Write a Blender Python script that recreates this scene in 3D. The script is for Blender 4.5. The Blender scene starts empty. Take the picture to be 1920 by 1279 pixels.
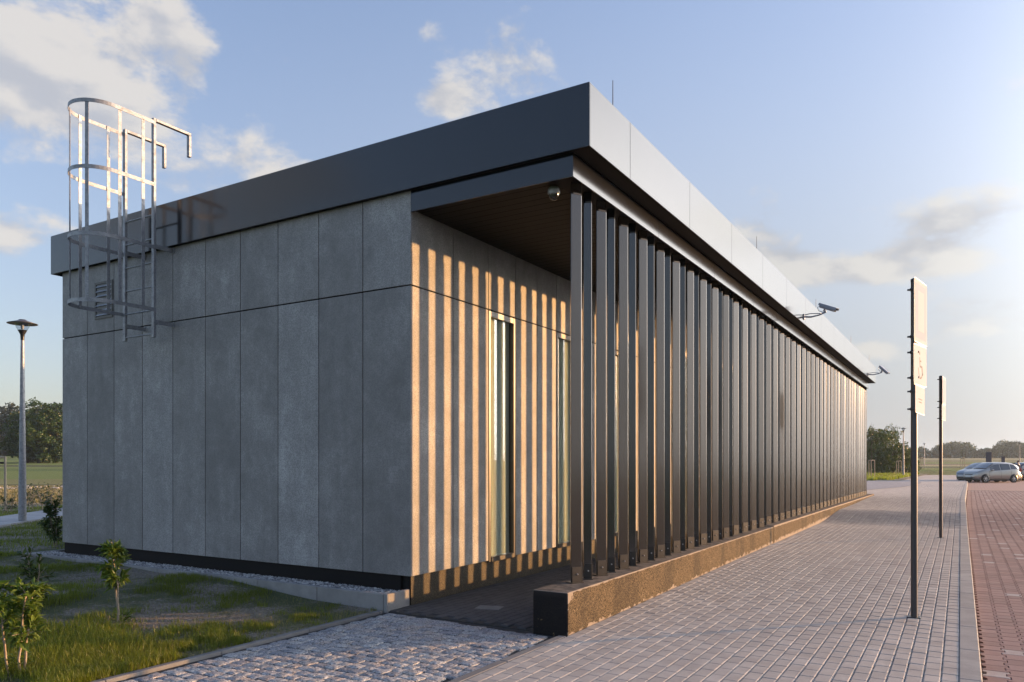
import bpy, math, random
from mathutils import Vector, Matrix, noise
random.seed(7)
R = math.radians
scene = bpy.context.scene
COL = scene.collection

# ------------------------------------------------------------------ camera
cam_data = bpy.data.cameras.new('camera')
cam = bpy.data.objects.new('camera', cam_data)
COL.objects.link(cam)
cam.location = (0, 0, 1.6)
cam.rotation_euler = (R(90), 0, R(31.245))
cam_data.sensor_width = 36
cam_data.lens = 1421 / 1920 * 36
cam_data.shift_y = (868 - 639.5) / 1920
cam_data.clip_end = 4000
cam_data.clip_start = 0.05
scene.camera = cam

# ------------------------------------------------------------------ light
SUN_AZ = 43.0          # degrees from +Y towards +X
SUN_EL = 6.5
scene.view_settings.view_transform = 'Standard'
scene.view_settings.look = 'None'
scene.view_settings.gamma = 1
scene.view_settings.use_curve_mapping = False
scene.view_settings.exposure = 1.32
scene.cycles.max_bounces = 7
scene.cycles.diffuse_bounces = 3
scene.cycles.glossy_bounces = 4
scene.cycles.transmission_bounces = 6
scene.cycles.caustics_reflective = False
scene.cycles.caustics_refractive = False
scene.cycles.sample_clamp_indirect = 3
SKY_STRENGTH = 0.15
sd = bpy.data.lights.new('sun', 'SUN')
sd.energy = 3.7
sd.angle = R(0.55)
sd.color = (1.0, 0.52, 0.19)
sun = bpy.data.objects.new('sun', sd)
COL.objects.link(sun)
sv = Vector((math.sin(R(SUN_AZ)) * math.cos(R(SUN_EL)), math.cos(R(SUN_AZ)) * math.cos(R(SUN_EL)), math.sin(R(SUN_EL))))
sun.rotation_euler = sv.to_track_quat('Z', 'Y').to_euler()
sun.location = sv * 60

world = bpy.data.worlds.new('World')
scene.world = world
world.use_nodes = True


class NT:
    """small helper to wire shader nodes"""
    def __init__(s, tree):
        s.t = tree
        s.n = tree.nodes
        s.l = tree.links

    def node(s, typ, **kw):
        n = s.n.new(typ)
        for k, v in kw.items():
            setattr(n, k, v)
        return n

    def put(s, sock, v):
        if v is None:
            return
        if isinstance(v, bpy.types.NodeSocket):
            s.l.new(v, sock)
        else:
            if isinstance(v, (tuple, list)) and len(v) == 3 and len(sock.default_value) == 4:
                v = (*v, 1)
            sock.default_value = v

    def m(s, op, a, b=None, c=None, clamp=False):
        n = s.node('ShaderNodeMath', operation=op, use_clamp=clamp)
        s.put(n.inputs[0], a)
        if b is not None: s.put(n.inputs[1], b)
        if c is not None: s.put(n.inputs[2], c)
        return n.outputs[0]

    def vm(s, op, a, b=None, c=None):
        n = s.node('ShaderNodeVectorMath', operation=op)
        s.put(n.inputs[0], a)
        if b is not None:
            s.put(n.inputs[3] if op == 'SCALE' else n.inputs[1], b)
        return n.outputs['Value'] if op in ('DOT_PRODUCT', 'LENGTH', 'DISTANCE') else n.outputs[0]

    def mix(s, f, a, b, mode='MIX'):
        n = s.node('ShaderNodeMix', data_type='RGBA', blend_type=mode)
        n.clamp_factor = True
        s.put(n.inputs[0], f)
        s.put(n.inputs[6], a)
        s.put(n.inputs[7], b)
        return n.outputs[2]

    def ramp(s, f, stops, mode='LINEAR'):
        n = s.node('ShaderNodeValToRGB')
        n.color_ramp.interpolation = mode
        e = n.color_ramp.elements
        while len(e) > 1: e.remove(e[-1])
        first = True
        for p, c in stops:
            if not isinstance(c, (tuple, list)): c = (c, c, c)
            if first:
                e[0].position = p; e[0].color = (*c, 1); first = False
            else:
                x = e.new(p); x.color = (*c, 1)
        s.put(n.inputs[0], f)
        return n.outputs[0]

    def noise(s, vec, scale, detail=3, rough=0.5, dist=0.0, out=0):
        n = s.node('ShaderNodeTexNoise')
        s.put(n.inputs['Vector'], vec)
        n.inputs['Scale'].default_value = scale
        n.inputs['Detail'].default_value = detail
        n.inputs['Roughness'].default_value = rough
        n.inputs['Distortion'].default_value = dist
        return n.outputs[out]

    def range(s, v, a, b, c=0.0, d=1.0, smooth=True):
        n = s.node('ShaderNodeMapRange', interpolation_type='SMOOTHSTEP' if smooth else 'LINEAR')
        s.put(n.inputs[0], v)
        n.inputs[1].default_value = a; n.inputs[2].default_value = b
        n.inputs[3].default_value = c; n.inputs[4].default_value = d
        return n.outputs[0]


def build_world():
    w = NT(world.node_tree)
    w.n.clear()
    out = w.node('ShaderNodeOutputWorld')
    bg = w.node('ShaderNodeBackground')
    sky = w.node('ShaderNodeTexSky', sky_type='NISHITA')
    sky.sun_disc = False
    sky.sun_elevation = R(SUN_EL)
    sky.sun_rotation = R(SUN_AZ)
    sky.altitude = 100
    sky.air_density = 1.0
    sky.dust_density = 1.6
    sky.ozone_density = 1.0
    tc = w.node('ShaderNodeTexCoord')
    d = tc.outputs['Generated']
    sep = w.node('ShaderNodeSeparateXYZ')
    w.l.new(d, sep.inputs[0])
    x, y, z = sep.outputs
    az = w.m('ARCTAN2', x, y)
    el = w.m('ARCSINE', z)
    zc = w.m('MAXIMUM', z, 0.0)
    # clouds: flattened puffs of noise gathered round a few cloud banks, thinning out towards the zenith
    puff = w.node('ShaderNodeCombineXYZ')
    w.l.new(az, puff.inputs[0]); w.put(puff.inputs[1], w.m('MULTIPLY', el, 1.7)); puff.inputs[2].default_value = 0.3
    big = w.noise(puff.outputs[0], 6.5, 8, 0.62, 0.1)
    low = w.noise(puff.outputs[0], 2.1, 2, 0.5, 0.0)
    banks = [  # azimuth, elevation (degrees from +Y / horizon), half sizes, weight
        (-62.5, 24.5, 8.5, 5.6, .50), (-57.0, 25.0, 3.5, 5.0, .36), (-67.0, 21.5, 4.0, 2.6, .22), (-48.6, 20.2, 3.8, 3.0, .40), (-32.5, 27.3, 4.4, 2.6, .40), (-36.5, 25.2, 2.4, 1.2, .34),
        (-65.5, 14.0, 3.2, 1.5, .42), (-61.0, 15.5, 2.5, 1.2, .22), (-54.5, 18.5, 2.0, 1.4, .2),
        (-38.0, 29.5, 1.5, 1.0, .3), (-14.6, 15.5, 2.6, 3.0, .50), (-10.5, 14.2, 2.4, 1.5, .35), (-8.6, 12.9, 5.5, 1.3, .36), (-1.0, 14.6, 4.2, 2.1, .44), (-4.0, 13.0, 3.6, 1.0, .3), (0.5, 9.4, 4.5, 1.5, .36), (-6.5, 7.9, 5.5, 1.0, .34),
        (14, 17, 9, 3.0, .42), (30, 11, 10, 2.5, .4), (70, 22, 14, 5, .45), (110, 14, 12, 4, .42), (150, 28, 14, 6, .45), (-170, 16, 12, 4, .42), (-125, 20, 14, 6, .45), (-95, 12, 10, 3, .42)]
    tot = None
    ae = w.node('ShaderNodeCombineXYZ')
    w.l.new(az, ae.inputs[0]); w.l.new(el, ae.inputs[1])
    for a0, e0, sa, se, wt in banks:
        n = w.node('ShaderNodeVectorMath', operation='MULTIPLY_ADD')
        w.l.new(ae.outputs[0], n.inputs[0])
        n.inputs[1].default_value = (1 / R(sa), 1 / R(se), 0)
        n.inputs[2].default_value = (-a0 / sa, -e0 / se, 0)
        g = w.range(w.vm('LENGTH', n.outputs[0]), 0.0, 1.9, wt, 0.0)
        tot = g if tot is None else w.m('ADD', tot, g)
    tot = w.m('MINIMUM', tot, 0.5)
    dens = w.m('ADD', w.m('ADD', w.m('MULTIPLY', big, 1.5), w.m('MULTIPLY', low, 0.15)), tot)
    cov = w.range(dens, 1.05, 1.31)
    # soft underside: a second, shifted sample gives the puffs a lit top and a greyer base
    off = w.vm('ADD', puff.outputs[0], (0.012, 0.035, 0))
    big2 = w.noise(off, 6.5, 3, 0.62, 0.1)
    lit = w.range(w.m('SUBTRACT', big, big2), -0.13, 0.08)
    sunv = w.vm('DOT_PRODUCT', d, tuple(sv))
    near = w.range(sunv, -0.3, 1.0)
    skyc = sky.outputs[0]
    # sunward sky: pale veil, plus an off-view sun glow boosted to brighten the fascia
    glow = w.m('MULTIPLY', w.m('POWER', w.m('MAXIMUM', sunv, 0.0), 14.0), 30.0)
    ccol = w.mix(lit, (1.45, 1.49, 1.62), (2.1, 2.0, 1.9))
    ccol = w.mix(near, ccol, w.mix(lit, (1.30, 1.33, 1.42), (1.95, 1.9, 1.82)))
    veil = w.m('MULTIPLY', w.range(zc, 0.0, 0.75, 1.0, 0.0), w.range(sunv, -0.45, 0.6, 0.50, 0.95))
    vcol = w.mix(near, (1.18, 1.30, 1.58), (1.28, 1.34, 1.44))
    base = w.mix(1.0, skyc, (0.97, 0.98, 1.22), 'MULTIPLY')
    base = w.mix(veil, base, vcol)
    col = w.mix(w.m('MULTIPLY', cov, 0.9), base, ccol)
    gl = w.vm('SCALE', (0.98, 0.97, 0.94), glow)
    col = w.vm('ADD', col, gl)
    w.put(bg.inputs[0], col)
    bg.inputs[1].default_value = SKY_STRENGTH
    w.l.new(bg.outputs[0], out.inputs[0])


build_world()

# ------------------------------------------------------------------ mesh helpers
class MB:
    def __init__(s):
        s.v = []; s.f = []; s.sm = []

    def add(s, vs, fs, smooth=False):
        o = len(s.v)
        s.v += [tuple(v) for v in vs]
        s.f += [tuple(i + o for i in f) for f in fs]
        s.sm += [smooth] * len(fs)
        return s

    def box(s, x0, x1, y0, y1, z0, z1, M=None, bev=0.0):
        if bev > 0:
            pts, fs = bevbox(x0, x1, y0, y1, z0, z1, bev)
        else:
            pts = [(x0, y0, z0), (x1, y0, z0), (x1, y1, z0), (x0, y1, z0), (x0, y0, z1), (x1, y0, z1), (x1, y1, z1), (x0, y1, z1)]
            fs = [(0, 3, 2, 1), (4, 5, 6, 7), (0, 1, 5, 4), (1, 2, 6, 5), (2, 3, 7, 6), (3, 0, 4, 7)]
        if M: pts = [M @ Vector(p) for p in pts]
        return s.add(pts, fs)

    def prism(s, poly, z0, z1, M=None, smooth=False):
        n = len(poly)
        pts = [(p[0], p[1], z0) for p in poly] + [(p[0], p[1], z1) for p in poly]
        fs = [(i, (i + 1) % n, n + (i + 1) % n, n + i) for i in range(n)]
        if M: pts = [M @ Vector(p) for p in pts]
        s.add(pts, fs, smooth)
        return s.add(pts, [tuple(range(n - 1, -1, -1)), tuple(range(n, 2 * n))])

    def tube(s, pts, r, seg=8, smooth=True, cap=True):
        pts = [Vector(p) for p in pts]
        n = len(pts)
        rs = r if isinstance(r, (list, tuple)) else [r] * n
        vs = []
        up = None
        for i, p in enumerate(pts):
            d = (pts[min(i + 1, n - 1)] - pts[max(i - 1, 0)]).normalized()
            if up is None:
                up = d.orthogonal().normalized()
            up = (up - d * up.dot(d))
            up = up.normalized() if up.length > 1e-6 else d.orthogonal().normalized()
            q = d.cross(up)
            for k in range(seg):
                a = 2 * math.pi * k / seg
                vs.append(p + (up * math.cos(a) + q * math.sin(a)) * rs[i])
        fs = []
        for i in range(n - 1):
            for k in range(seg):
                a = i * seg + k; b = i * seg + (k + 1) % seg
                fs.append((a, b, b + seg, a + seg))
        s.add(vs, fs, smooth)
        if cap:
            s.add(vs[:seg], [tuple(range(seg - 1, -1, -1))])
            s.add(vs[-seg:], [tuple(range(seg))])
        return s

    def bar(s, pts, w, t, side):
        """flat bar swept along pts; side(i) gives the width direction"""
        pts = [Vector(p) for p in pts]; n = len(pts); vs = []
        for i, p in enumerate(pts):
            d = (pts[min(i + 1, n - 1)] - pts[max(i - 1, 0)]).normalized()
            sd_ = Vector(side(i)) if callable(side) else Vector(side)
            sd_ = (sd_ - d * sd_.dot(d)).normalized()
            q = d.cross(sd_)
            for a, b in ((-1, -1), (1, -1), (1, 1), (-1, 1)):
                vs.append(p + sd_ * a * w / 2 + q * b * t / 2)
        fs = []
        for i in range(n - 1):
            for k in range(4):
                a = i * 4 + k; b = i * 4 + (k + 1) % 4
                fs.append((a, b, b + 4, a + 4))
        fs += [(3, 2, 1, 0), tuple(range(4 * n - 4, 4 * n))]
        return s.add(vs, fs)

    def lathe(s, prof, c=(0, 0, 0), seg=16, M=None, smooth=True, flip=False):
        n = len(prof); vs = []
        for r, z in prof:
            for k in range(seg):
                a = 2 * math.pi * k / seg
                vs.append((c[0] + r * math.cos(a), c[1] + r * math.sin(a), c[2] + z))
        if M: vs = [M @ Vector(p) for p in vs]
        fs = []
        for i in range(n - 1):
            for k in range(seg):
                a = i * seg + k; b = i * seg + (k + 1) % seg
                fs.append((a, b, b + seg, a + seg))
        return s.add(vs, fs, smooth)

    def mesh(s, name, mat, off=None):
        me = bpy.data.meshes.new(name)
        v = s.v
        if off is not None:
            v = [(a - off[0], b - off[1], c - off[2]) for a, b, c in v]
        me.from_pydata(v, [], s.f)
        me.polygons.foreach_set('use_smooth', s.sm)
        if mat: me.materials.append(mat)
        me.update()
        return me


def bevbox(x0, x1, y0, y1, z0, z1, b):
    """box whose 12 edges are cut by narrow 45 degree chamfers"""
    pts = []; idx = {}
    for i, x in enumerate((x0, x1)):
        for j, y in enumerate((y0, y1)):
            for k, z in enumerate((z0, z1)):
                sx = b if i == 0 else -b; sy = b if j == 0 else -b; sz = b if k == 0 else -b
                idx[(i, j, k, 0)] = len(pts); pts.append((x, y + sy, z + sz))
                idx[(i, j, k, 1)] = len(pts); pts.append((x + sx, y, z + sz))
                idx[(i, j, k, 2)] = len(pts); pts.append((x + sx, y + sy, z))
    F = []
    I = idx
    F.append([I[(0, 0, 0, 0)], I[(0, 0, 1, 0)], I[(0, 1, 1, 0)], I[(0, 1, 0, 0)]])
    F.append([I[(1, 0, 0, 0)], I[(1, 1, 0, 0)], I[(1, 1, 1, 0)], I[(1, 0, 1, 0)]])
    F.append([I[(0, 0, 0, 1)], I[(1, 0, 0, 1)], I[(1, 0, 1, 1)], I[(0, 0, 1, 1)]])
    F.append([I[(0, 1, 0, 1)], I[(0, 1, 1, 1)], I[(1, 1, 1, 1)], I[(1, 1, 0, 1)]])
    F.append([I[(0, 0, 0, 2)], I[(0, 1, 0, 2)], I[(1, 1, 0, 2)], I[(1, 0, 0, 2)]])
    F.append([I[(0, 0, 1, 2)], I[(1, 0, 1, 2)], I[(1, 1, 1, 2)], I[(0, 1, 1, 2)]])
    for i in (0, 1):
        for j in (0, 1):
            F.append([I[(i, j, 0, 0)], I[(i, j, 0, 1)], I[(i, j, 1, 1)], I[(i, j, 1, 0)]])
    for i in (0, 1):
        for k in (0, 1):
            F.append([I[(i, 0, k, 0)], I[(i, 0, k, 2)], I[(i, 1, k, 2)], I[(i, 1, k, 0)]])
    for j in (0, 1):
        for k in (0, 1):
            F.append([I[(0, j, k, 1)], I[(0, j, k, 2)], I[(1, j, k, 2)], I[(1, j, k, 1)]])
    for i in (0, 1):
        for j in (0, 1):
            for k in (0, 1):
                F.append([I[(i, j, k, 0)], I[(i, j, k, 1)], I[(i, j, k, 2)]])
    c = Vector(((x0 + x1) / 2, (y0 + y1) / 2, (z0 + z1) / 2))
    out = []
    for f in F:
        a, b_, c_ = (Vector(pts[q]) for q in f[:3])
        nrm = (b_ - a).cross(c_ - a)
        mid = sum((Vector(pts[q]) for q in f), Vector()) / len(f)
        out.append(tuple(f) if nrm.dot(mid - c) > 0 else tuple(reversed(f)))
    return pts, out


def place(name, data, parent=None, loc=(0, 0, 0), rot=None, scale=None, kind=None):
    o = bpy.data.objects.new(name, data)
    COL.objects.link(o)
    o.location = loc
    if rot: o.rotation_euler = rot
    if scale: o.scale = scale
    if parent: o.parent = parent
    if kind: o['kind'] = kind
    return o


def wloc(o):
    p = Vector((0, 0, 0))
    while o:
        p = p + o.location; o = o.parent
    return p


def part(name, mb, mat, parent, kind=None, world=True, label=None):
    """one mesh object under parent; coordinates in world space unless world is False"""
    off = wloc(parent) if (world and parent) else None
    o = place(name, mb.mesh(name, mat, off), parent, kind=kind)
    if label: o['label'] = label
    return o


def tag(o, label, cat, group=None):
    o['label'] = label; o['category'] = cat
    if group: o['group'] = group
    return o


def thing(name, label, cat, loc=(0, 0, 0), rotz=0, group=None):
    o = place(name, None, None, loc, (0, 0, rotz))
    o.empty_display_size = 0.2
    return tag(o, label, cat, group)


def structure(name, mb, mat):
    return place(name, mb.mesh(name, mat), kind='structure')


# ------------------------------------------------------------------ materials
def material(name):
    m = bpy.data.materials.new(name)
    m.use_nodes = True
    t = NT(m.node_tree)
    b = t.n['Principled BSDF']
    return m, t, b


def objvec(t, world=False):
    if world:
        g = t.node('ShaderNodeNewGeometry')
        return g.outputs['Position']
    tc = t.node('ShaderNodeTexCoord')
    return tc.outputs['Object']


def rnd(t):
    """a random number per object and per loose piece"""
    a = t.node('ShaderNodeObjectInfo').outputs['Random']
    b = t.node('ShaderNodeNewGeometry').outputs['Random Per Island']
    return t.m('FRACT', t.m('ADD', a, b))


def bump(t, b, h, strength=0.3, dist=0.01):
    n = t.node('ShaderNodeBump')
    n.inputs['Strength'].default_value = strength
    n.inputs['Distance'].default_value = dist
    t.put(n.inputs['Height'], h)
    t.l.new(n.outputs[0], b.inputs['Normal'])


def simple(name, col, rough=0.5, metal=0.0, coat=0.0, var=0.0, scale=20, bmp=0.0, spec=0.5, coat_rough=0.1):
    m, t, b = material(name)
    v = objvec(t)
    c = col
    if var > 0:
        n = t.noise(v, scale, 5, 0.6)
        c = t.mix(n, tuple(x * (1 - var) for x in col), tuple(min(1, x * (1 + var)) for x in col))
    t.put(b.inputs['Base Color'], c)
    b.inputs['Roughness'].default_value = rough
    b.inputs['Metallic'].default_value = metal
    b.inputs['Specular IOR Level'].default_value = spec
    b.inputs['Coat Weight'].default_value = coat
    b.inputs['Coat Roughness'].default_value = coat_rough
    if bmp > 0:
        bump(t, b, t.noise(v, scale * 2, 4, 0.6), bmp, 0.005)
    return m


M = {}


def make_materials():
    # fibre cement cladding
    m, t, b = material('fibre_cement')
    p = objvec(t, True)
    sc = t.vm('MULTIPLY', p, (2.2, 2.2, 0.35))
    streak = t.noise(sc, 3.0, 6, 0.6, 0.3)
    cloud = t.noise(p, 1.3, 5, 0.6, 0.3)
    speck = t.noise(p, 85, 3, 0.75)
    r = rnd(t)
    mott = t.noise(p, 5.5, 5, .7, .4)
    v = t.m('ADD', t.m('MULTIPLY', streak, 0.25), t.m('ADD', t.m('MULTIPLY', cloud, 0.50), t.m('MULTIPLY', mott, .32)))
    c = t.ramp(v, [(0.40, (.21, .205, .20)), (0.55, (.295, .29, .285)), (0.70, (.45, .447, .44))])
    tone = t.ramp(r, [(0, (.78, .775, .77)), (.35, (.94, .93, .92)), (.7, (1.06, 1.055, 1.05)), (1, (1.30, 1.31, 1.32))])
    c = t.mix(1.0, c, tone, 'MULTIPLY')
    c = t.mix(t.range(speck, 0.42, 0.60, 0, 0.6), c, (.13, .13, .135))
    t.put(b.inputs['Base Color'], c)
    b.inputs['Roughness'].default_value = 0.62
    bump(t, b, speck, 0.25, 0.003)
    M['panel'] = m

    def paint(name, col, rough, coat, dirt=0.10):
        m, t, b = material(name)
        p = objvec(t, True)
        n = t.noise(t.vm('MULTIPLY', p, (1, 1, .5)), 6, 6, 0.65)
        t.put(b.inputs['Base Color'], t.mix(t.range(n, .35, .75), col, tuple(x * 1.35 + .002 for x in col)))
        b.inputs['Roughness'].default_value = rough
        b.inputs['Coat Weight'].default_value = coat
        b.inputs['Coat Roughness'].default_value = 0.12
        b.inputs['Coat IOR'].default_value = 1.5
        return m, t, b
    M['fascia'], t, b = paint('anthracite_metal_fascia', (.003, .0045, .008), 0.15, 0.35)
    b.inputs['IOR'].default_value = 1.40
    n = t.noise(t.vm('MULTIPLY', objvec(t, True), (.6, .6, 1.0)), 1.5, 2, 0.5)
    bump(t, b, n, 0.03, 0.05)
    M['slat'], t, b = paint('anthracite_metal_slat', (.008, .0075, .0075), 0.20, 0.7)
    b.inputs['IOR'].default_value = 1.72
    M['soffit'], t, b = paint('dark_brown_soffit', (.006, .005, .004), 0.5, 0.0)
    b.inputs['Specular IOR Level'].default_value = .1
    M['black'] = simple('black_bitumen', (.006, .006, .007), 0.7, var=.3, scale=30, bmp=.3, spec=.2)
    M['matt'] = simple('matt_black', (.004, .004, .004), 1.0, spec=0.0)  # for the added blocks that carry slat shadows up to the beam
    M['plateblack'] = simple('dark_bracket_steel', (.028, .026, .024), 0.4, metal=.1, var=.3, scale=60)

    # exposed-aggregate plaster on the plinth, flaking at its ends and feet
    m, t, b = material('brown_aggregate')
    p = objvec(t, True)
    vo = t.node('ShaderNodeTexVoronoi'); t.put(vo.inputs['Vector'], p); vo.inputs['Scale'].default_value = 170
    g = t.noise(p, 90, 3, .7)
    grain = t.ramp(vo.outputs['Color'], [(0.3, (.018, .014, .009)), (0.5, (.062, .046, .025)), (0.7, (.23, .175, .11))])
    grain = t.mix(t.m('MULTIPLY', t.range(g, .35, .65), .5), grain, (.06, .042, .022))
    damp = t.range(t.noise(t.vm('MULTIPLY', p, (1, 1, .3)), 1.7, 3, .5), .48, .62, 0, .42)
    grain = t.mix(damp, grain, (.03, .025, .02))
    sx = t.node('ShaderNodeSeparateXYZ'); t.put(sx.inputs[0], p)
    n1 = t.noise(p, 9, 5, .6, .4)
    zrel = t.m('SUBTRACT', sx.outputs[2], t.range(sx.outputs[1], 6, 32, 0.0, .36, False))
    foot = t.range(t.m('ADD', zrel, t.m('MULTIPLY', n1, -.22)), -.115, -.105, 1, 0)
    top = t.range(t.m('ADD', t.m('SUBTRACT', .395, sx.outputs[2]), t.m('MULTIPLY', n1, -.05)), -.016, -.010, 1, 0)
    corner = t.range(t.m('ADD', t.m('SUBTRACT', sx.outputs[1], 6.26), t.m('ADD', t.m('MULTIPLY', n1, -.55), t.m('MULTIPLY', t.m('SUBTRACT', .40, sx.outputs[2]), .55))), -.17, -.155, 1, 0)
    flake = t.m('MAXIMUM', foot, t.m('MAXIMUM', top, corner))
    xn = t.range(sx.outputs[0], -3.24, -3.20)
    flake = t.m('MULTIPLY', flake, t.m('MAXIMUM', xn, t.range(sx.outputs[2], .33, .40, .0, 1.0)))
    c = t.mix(flake, grain, t.mix(g, (.22, .18, .14), (.32, .27, .22)))
    painted = t.m('MULTIPLY', t.range(sx.outputs[1], 6.262, 6.266, 1, 0), t.range(t.m('ADD', n1, t.m('MULTIPLY', zrel, .35)), .40, .42))
    c = t.mix(t.m('MULTIPLY', painted, .93), c, (.012, .012, .014))
    c = t.mix(t.m('MULTIPLY', t.range(zrel, .0, .1, 0, 0), 1.0), c, (.1, .1, .1))
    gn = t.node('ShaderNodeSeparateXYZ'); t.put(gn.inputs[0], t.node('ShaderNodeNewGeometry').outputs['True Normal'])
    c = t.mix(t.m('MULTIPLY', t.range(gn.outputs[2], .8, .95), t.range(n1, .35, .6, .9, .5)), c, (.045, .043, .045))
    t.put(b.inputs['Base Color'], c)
    b.inputs['Roughness'].default_value = .95
    b.inputs['Specular IOR Level'].default_value = .15
    bump(t, b, t.m('SUBTRACT', t.m('MULTIPLY', vo.outputs['Distance'], .6), flake), 0.5, .006)
    M['plinth'] = m
    # black aggregate foot of the wall
    m, t, b = material('dark_aggregate')
    p = objvec(t, True)
    vo = t.node('ShaderNodeTexVoronoi'); t.put(vo.inputs['Vector'], p); vo.inputs['Scale'].default_value = 170
    t.put(b.inputs['Base Color'], t.ramp(vo.outputs['Color'], [(0.2, (.010, .008, .006)), (0.55, (.035, .025, .014)), (0.8, (.10, .075, .04))]))
    b.inputs['Roughness'].default_value = .7
    bump(t, b, vo.outputs['Distance'], 0.5, .004)
    M['footing'] = m

    # galvanised steel
    m, t, b = material('galvanised_steel')
    p = objvec(t)
    vo = t.node('ShaderNodeTexVoronoi'); t.put(vo.inputs['Vector'], p); vo.inputs['Scale'].default_value = 90
    n = t.noise(p, 14, 4, .6)
    c = t.mix(t.m('MULTIPLY', vo.outputs['Color'], .6), (.22, .228, .245), (.42, .43, .45))
    c = t.mix(t.range(n, .45, .7, 0, .5), c, (.15, .155, .17))
    t.put(b.inputs['Base Color'], c)
    b.inputs['Metallic'].default_value = .35
    t.put(b.inputs['Roughness'], t.range(n, .3, .7, .38, .6))
    M['galv'] = m

    # concrete kinds
    def concrete(name, c0, c1, sc=1.0, rough=.85, pits=.25):
        m, t, b = material(name)
        p = objvec(t, True)
        n = t.noise(p, 3.5 * sc, 7, .65)
        f = t.noise(p, 220, 2, .6)
        r = rnd(t)
        c = t.mix(t.range(n, .3, .7), c0, c1)
        c = t.mix(t.m('MULTIPLY', r, .35), c, tuple(x * .75 for x in c0))
        c = t.mix(t.range(f, .35, .65, 0, pits), c, tuple(x * .55 for x in c0))
        t.put(b.inputs['Base Color'], c)
        b.inputs['Roughness'].default_value = rough
        bump(t, b, t.m('ADD', f, t.m('MULTIPLY', n, .5)), .35, .003)
        return m
    M['kerb'] = concrete('kerb_concrete', (.25, .245, .24), (.36, .35, .34))
    M['paver'] = concrete('grey_paver', (.325, .298, .278), (.45, .418, .39), 1.0, .85, .15)
    M['darkpaver'] = concrete('dark_paver', (.05, .05, .055), (.085, .085, .09), 1.0)
    M['path'] = concrete('path_concrete', (.34, .34, .35), (.44, .44, .44))
    M['edging'] = concrete('edging_concrete', (.15, .15, .155), (.21, .21, .215))
    M['cover'] = concrete('cover_concrete', (.16, .16, .165), (.22, .22, .22))

    m, t, b = material('red_paver')
    p = objvec(t, True)
    r = rnd(t)
    n = t.noise(p, 5, 6, .65)
    f = t.noise(p, 240, 2, .6)
    c = t.ramp(r, [(0, (.20, .115, .11)), (.3, (.24, .14, .132)), (.6, (.27, .165, .155)), (.93, (.22, .14, .138)), (.965, (.40, .37, .36))], 'CONSTANT')
    c = t.mix(t.range(n, .3, .75, 0, .55), c, (.27, .19, .18))
    c = t.mix(t.range(f, .35, .65, 0, .3), c, (.11, .065, .06))
    t.put(b.inputs['Base Color'], c)
    b.inputs['Roughness'].default_value = .85
    bump(t, b, f, .35, .003)
    M['redpaver'] = m

    # far paving: the same stones seen too far off to tell apart
    def fields(name, ca, cb, cj, bw, bh, rot=0.0):
        m, t, b = material(name)
        p = objvec(t, True)
        mp = t.node('ShaderNodeMapping'); t.put(mp.inputs[0], p); mp.inputs['Rotation'].default_value = (0, 0, rot)
        br = t.node('ShaderNodeTexBrick'); t.put(br.inputs['Vector'], mp.outputs[0])
        br.inputs['Scale'].default_value = 1
        br.inputs['Brick Width'].default_value = bw; br.inputs['Row Height'].default_value = bh
        br.inputs['Mortar Size'].default_value = .006
        t.put(br.inputs['Color1'], ca); t.put(br.inputs['Color2'], cb); t.put(br.inputs['Mortar'], cj)
        n = t.noise(p, 1.2, 5, .6)
        t.put(b.inputs['Base Color'], t.mix(t.range(n, .3, .7, 0, .5), br.outputs[0], tuple(x * .8 for x in ca)))
        b.inputs['Roughness'].default_value = .9
        return m
    M['farpaver'] = fields('grey_paver_far', (.38, .35, .33), (.43, .40, .38), (.20, .185, .18), .2, .1, R(90))
    M['farred'] = fields('red_paver_far', (.26, .165, .155), (.30, .19, .18), (.15, .10, .095), .2, .163, R(90))
    M['farsett'] = fields('sett_far', (.22, .235, .27), (.30, .31, .34), (.10, .10, .11), .11, .11)
    M['bed'] = simple('joint_sand', (.045, .041, .038), .95, var=.4, scale=40)
    M['redbed'] = simple('joint_sand_red', (.07, .055, .052), .95, var=.4, scale=40)
    M['settbed'] = simple('joint_sand_grey', (.03, .03, .032), .95, var=.4, scale=40)

    # granite
    m, t, b = material('granite_sett')
    p = objvec(t, True)
    r = rnd(t)
    vo = t.node('ShaderNodeTexVoronoi'); t.put(vo.inputs['Vector'], p); vo.inputs['Scale'].default_value = 120
    n = t.noise(p, 60, 4, .75)
    n2 = t.noise(p, 14, 3, .6)
    c = t.ramp(n, [(.38, (.06, .065, .075)), (.46, (.27, .275, .29)), (.57, (.47, .468, .465)), (.70, (.64, .625, .61))])
    c = t.mix(t.m('MULTIPLY', t.range(vo.outputs['Color'], .2, .8), .3), c, (.16, .17, .20))
    warm = t.ramp(r, [(0, (.62, .65, .72)), (.35, (1.0, 1.0, 1.02)), (.6, (1.15, 1.14, 1.12)), (.8, (1.14, 1.0, .90)), (1, (.74, .78, .86))])
    c = t.mix(1.0, c, warm, 'MULTIPLY')
    c = t.mix(t.range(n2, .5, .75, 0, .35), c, (.17, .16, .15))
    t.put(b.inputs['Base Color'], c)
    b.inputs['Roughness'].default_value = .6
    bump(t, b, t.m('ADD', n, t.m('MULTIPLY', n2, .8)), .5, .008)
    M['granite'] = m
    m, t, b = material('gravel_stone')
    r = rnd(t)
    t.put(b.inputs['Base Color'], t.ramp(r, [(0, (.10, .10, .11)), (.35, (.26, .25, .25)), (.7, (.45, .43, .41)), (1, (.62, .6, .58))]))
    b.inputs['Roughness'].default_value = .8
    M['gravel'] = m

    # soil and lawn ground
    m, t, b = material('lawn_ground')
    p = objvec(t, True)
    n = t.noise(p, .9, 6, .65, .3)
    f = t.noise(p, 30, 5, .7)
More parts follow.
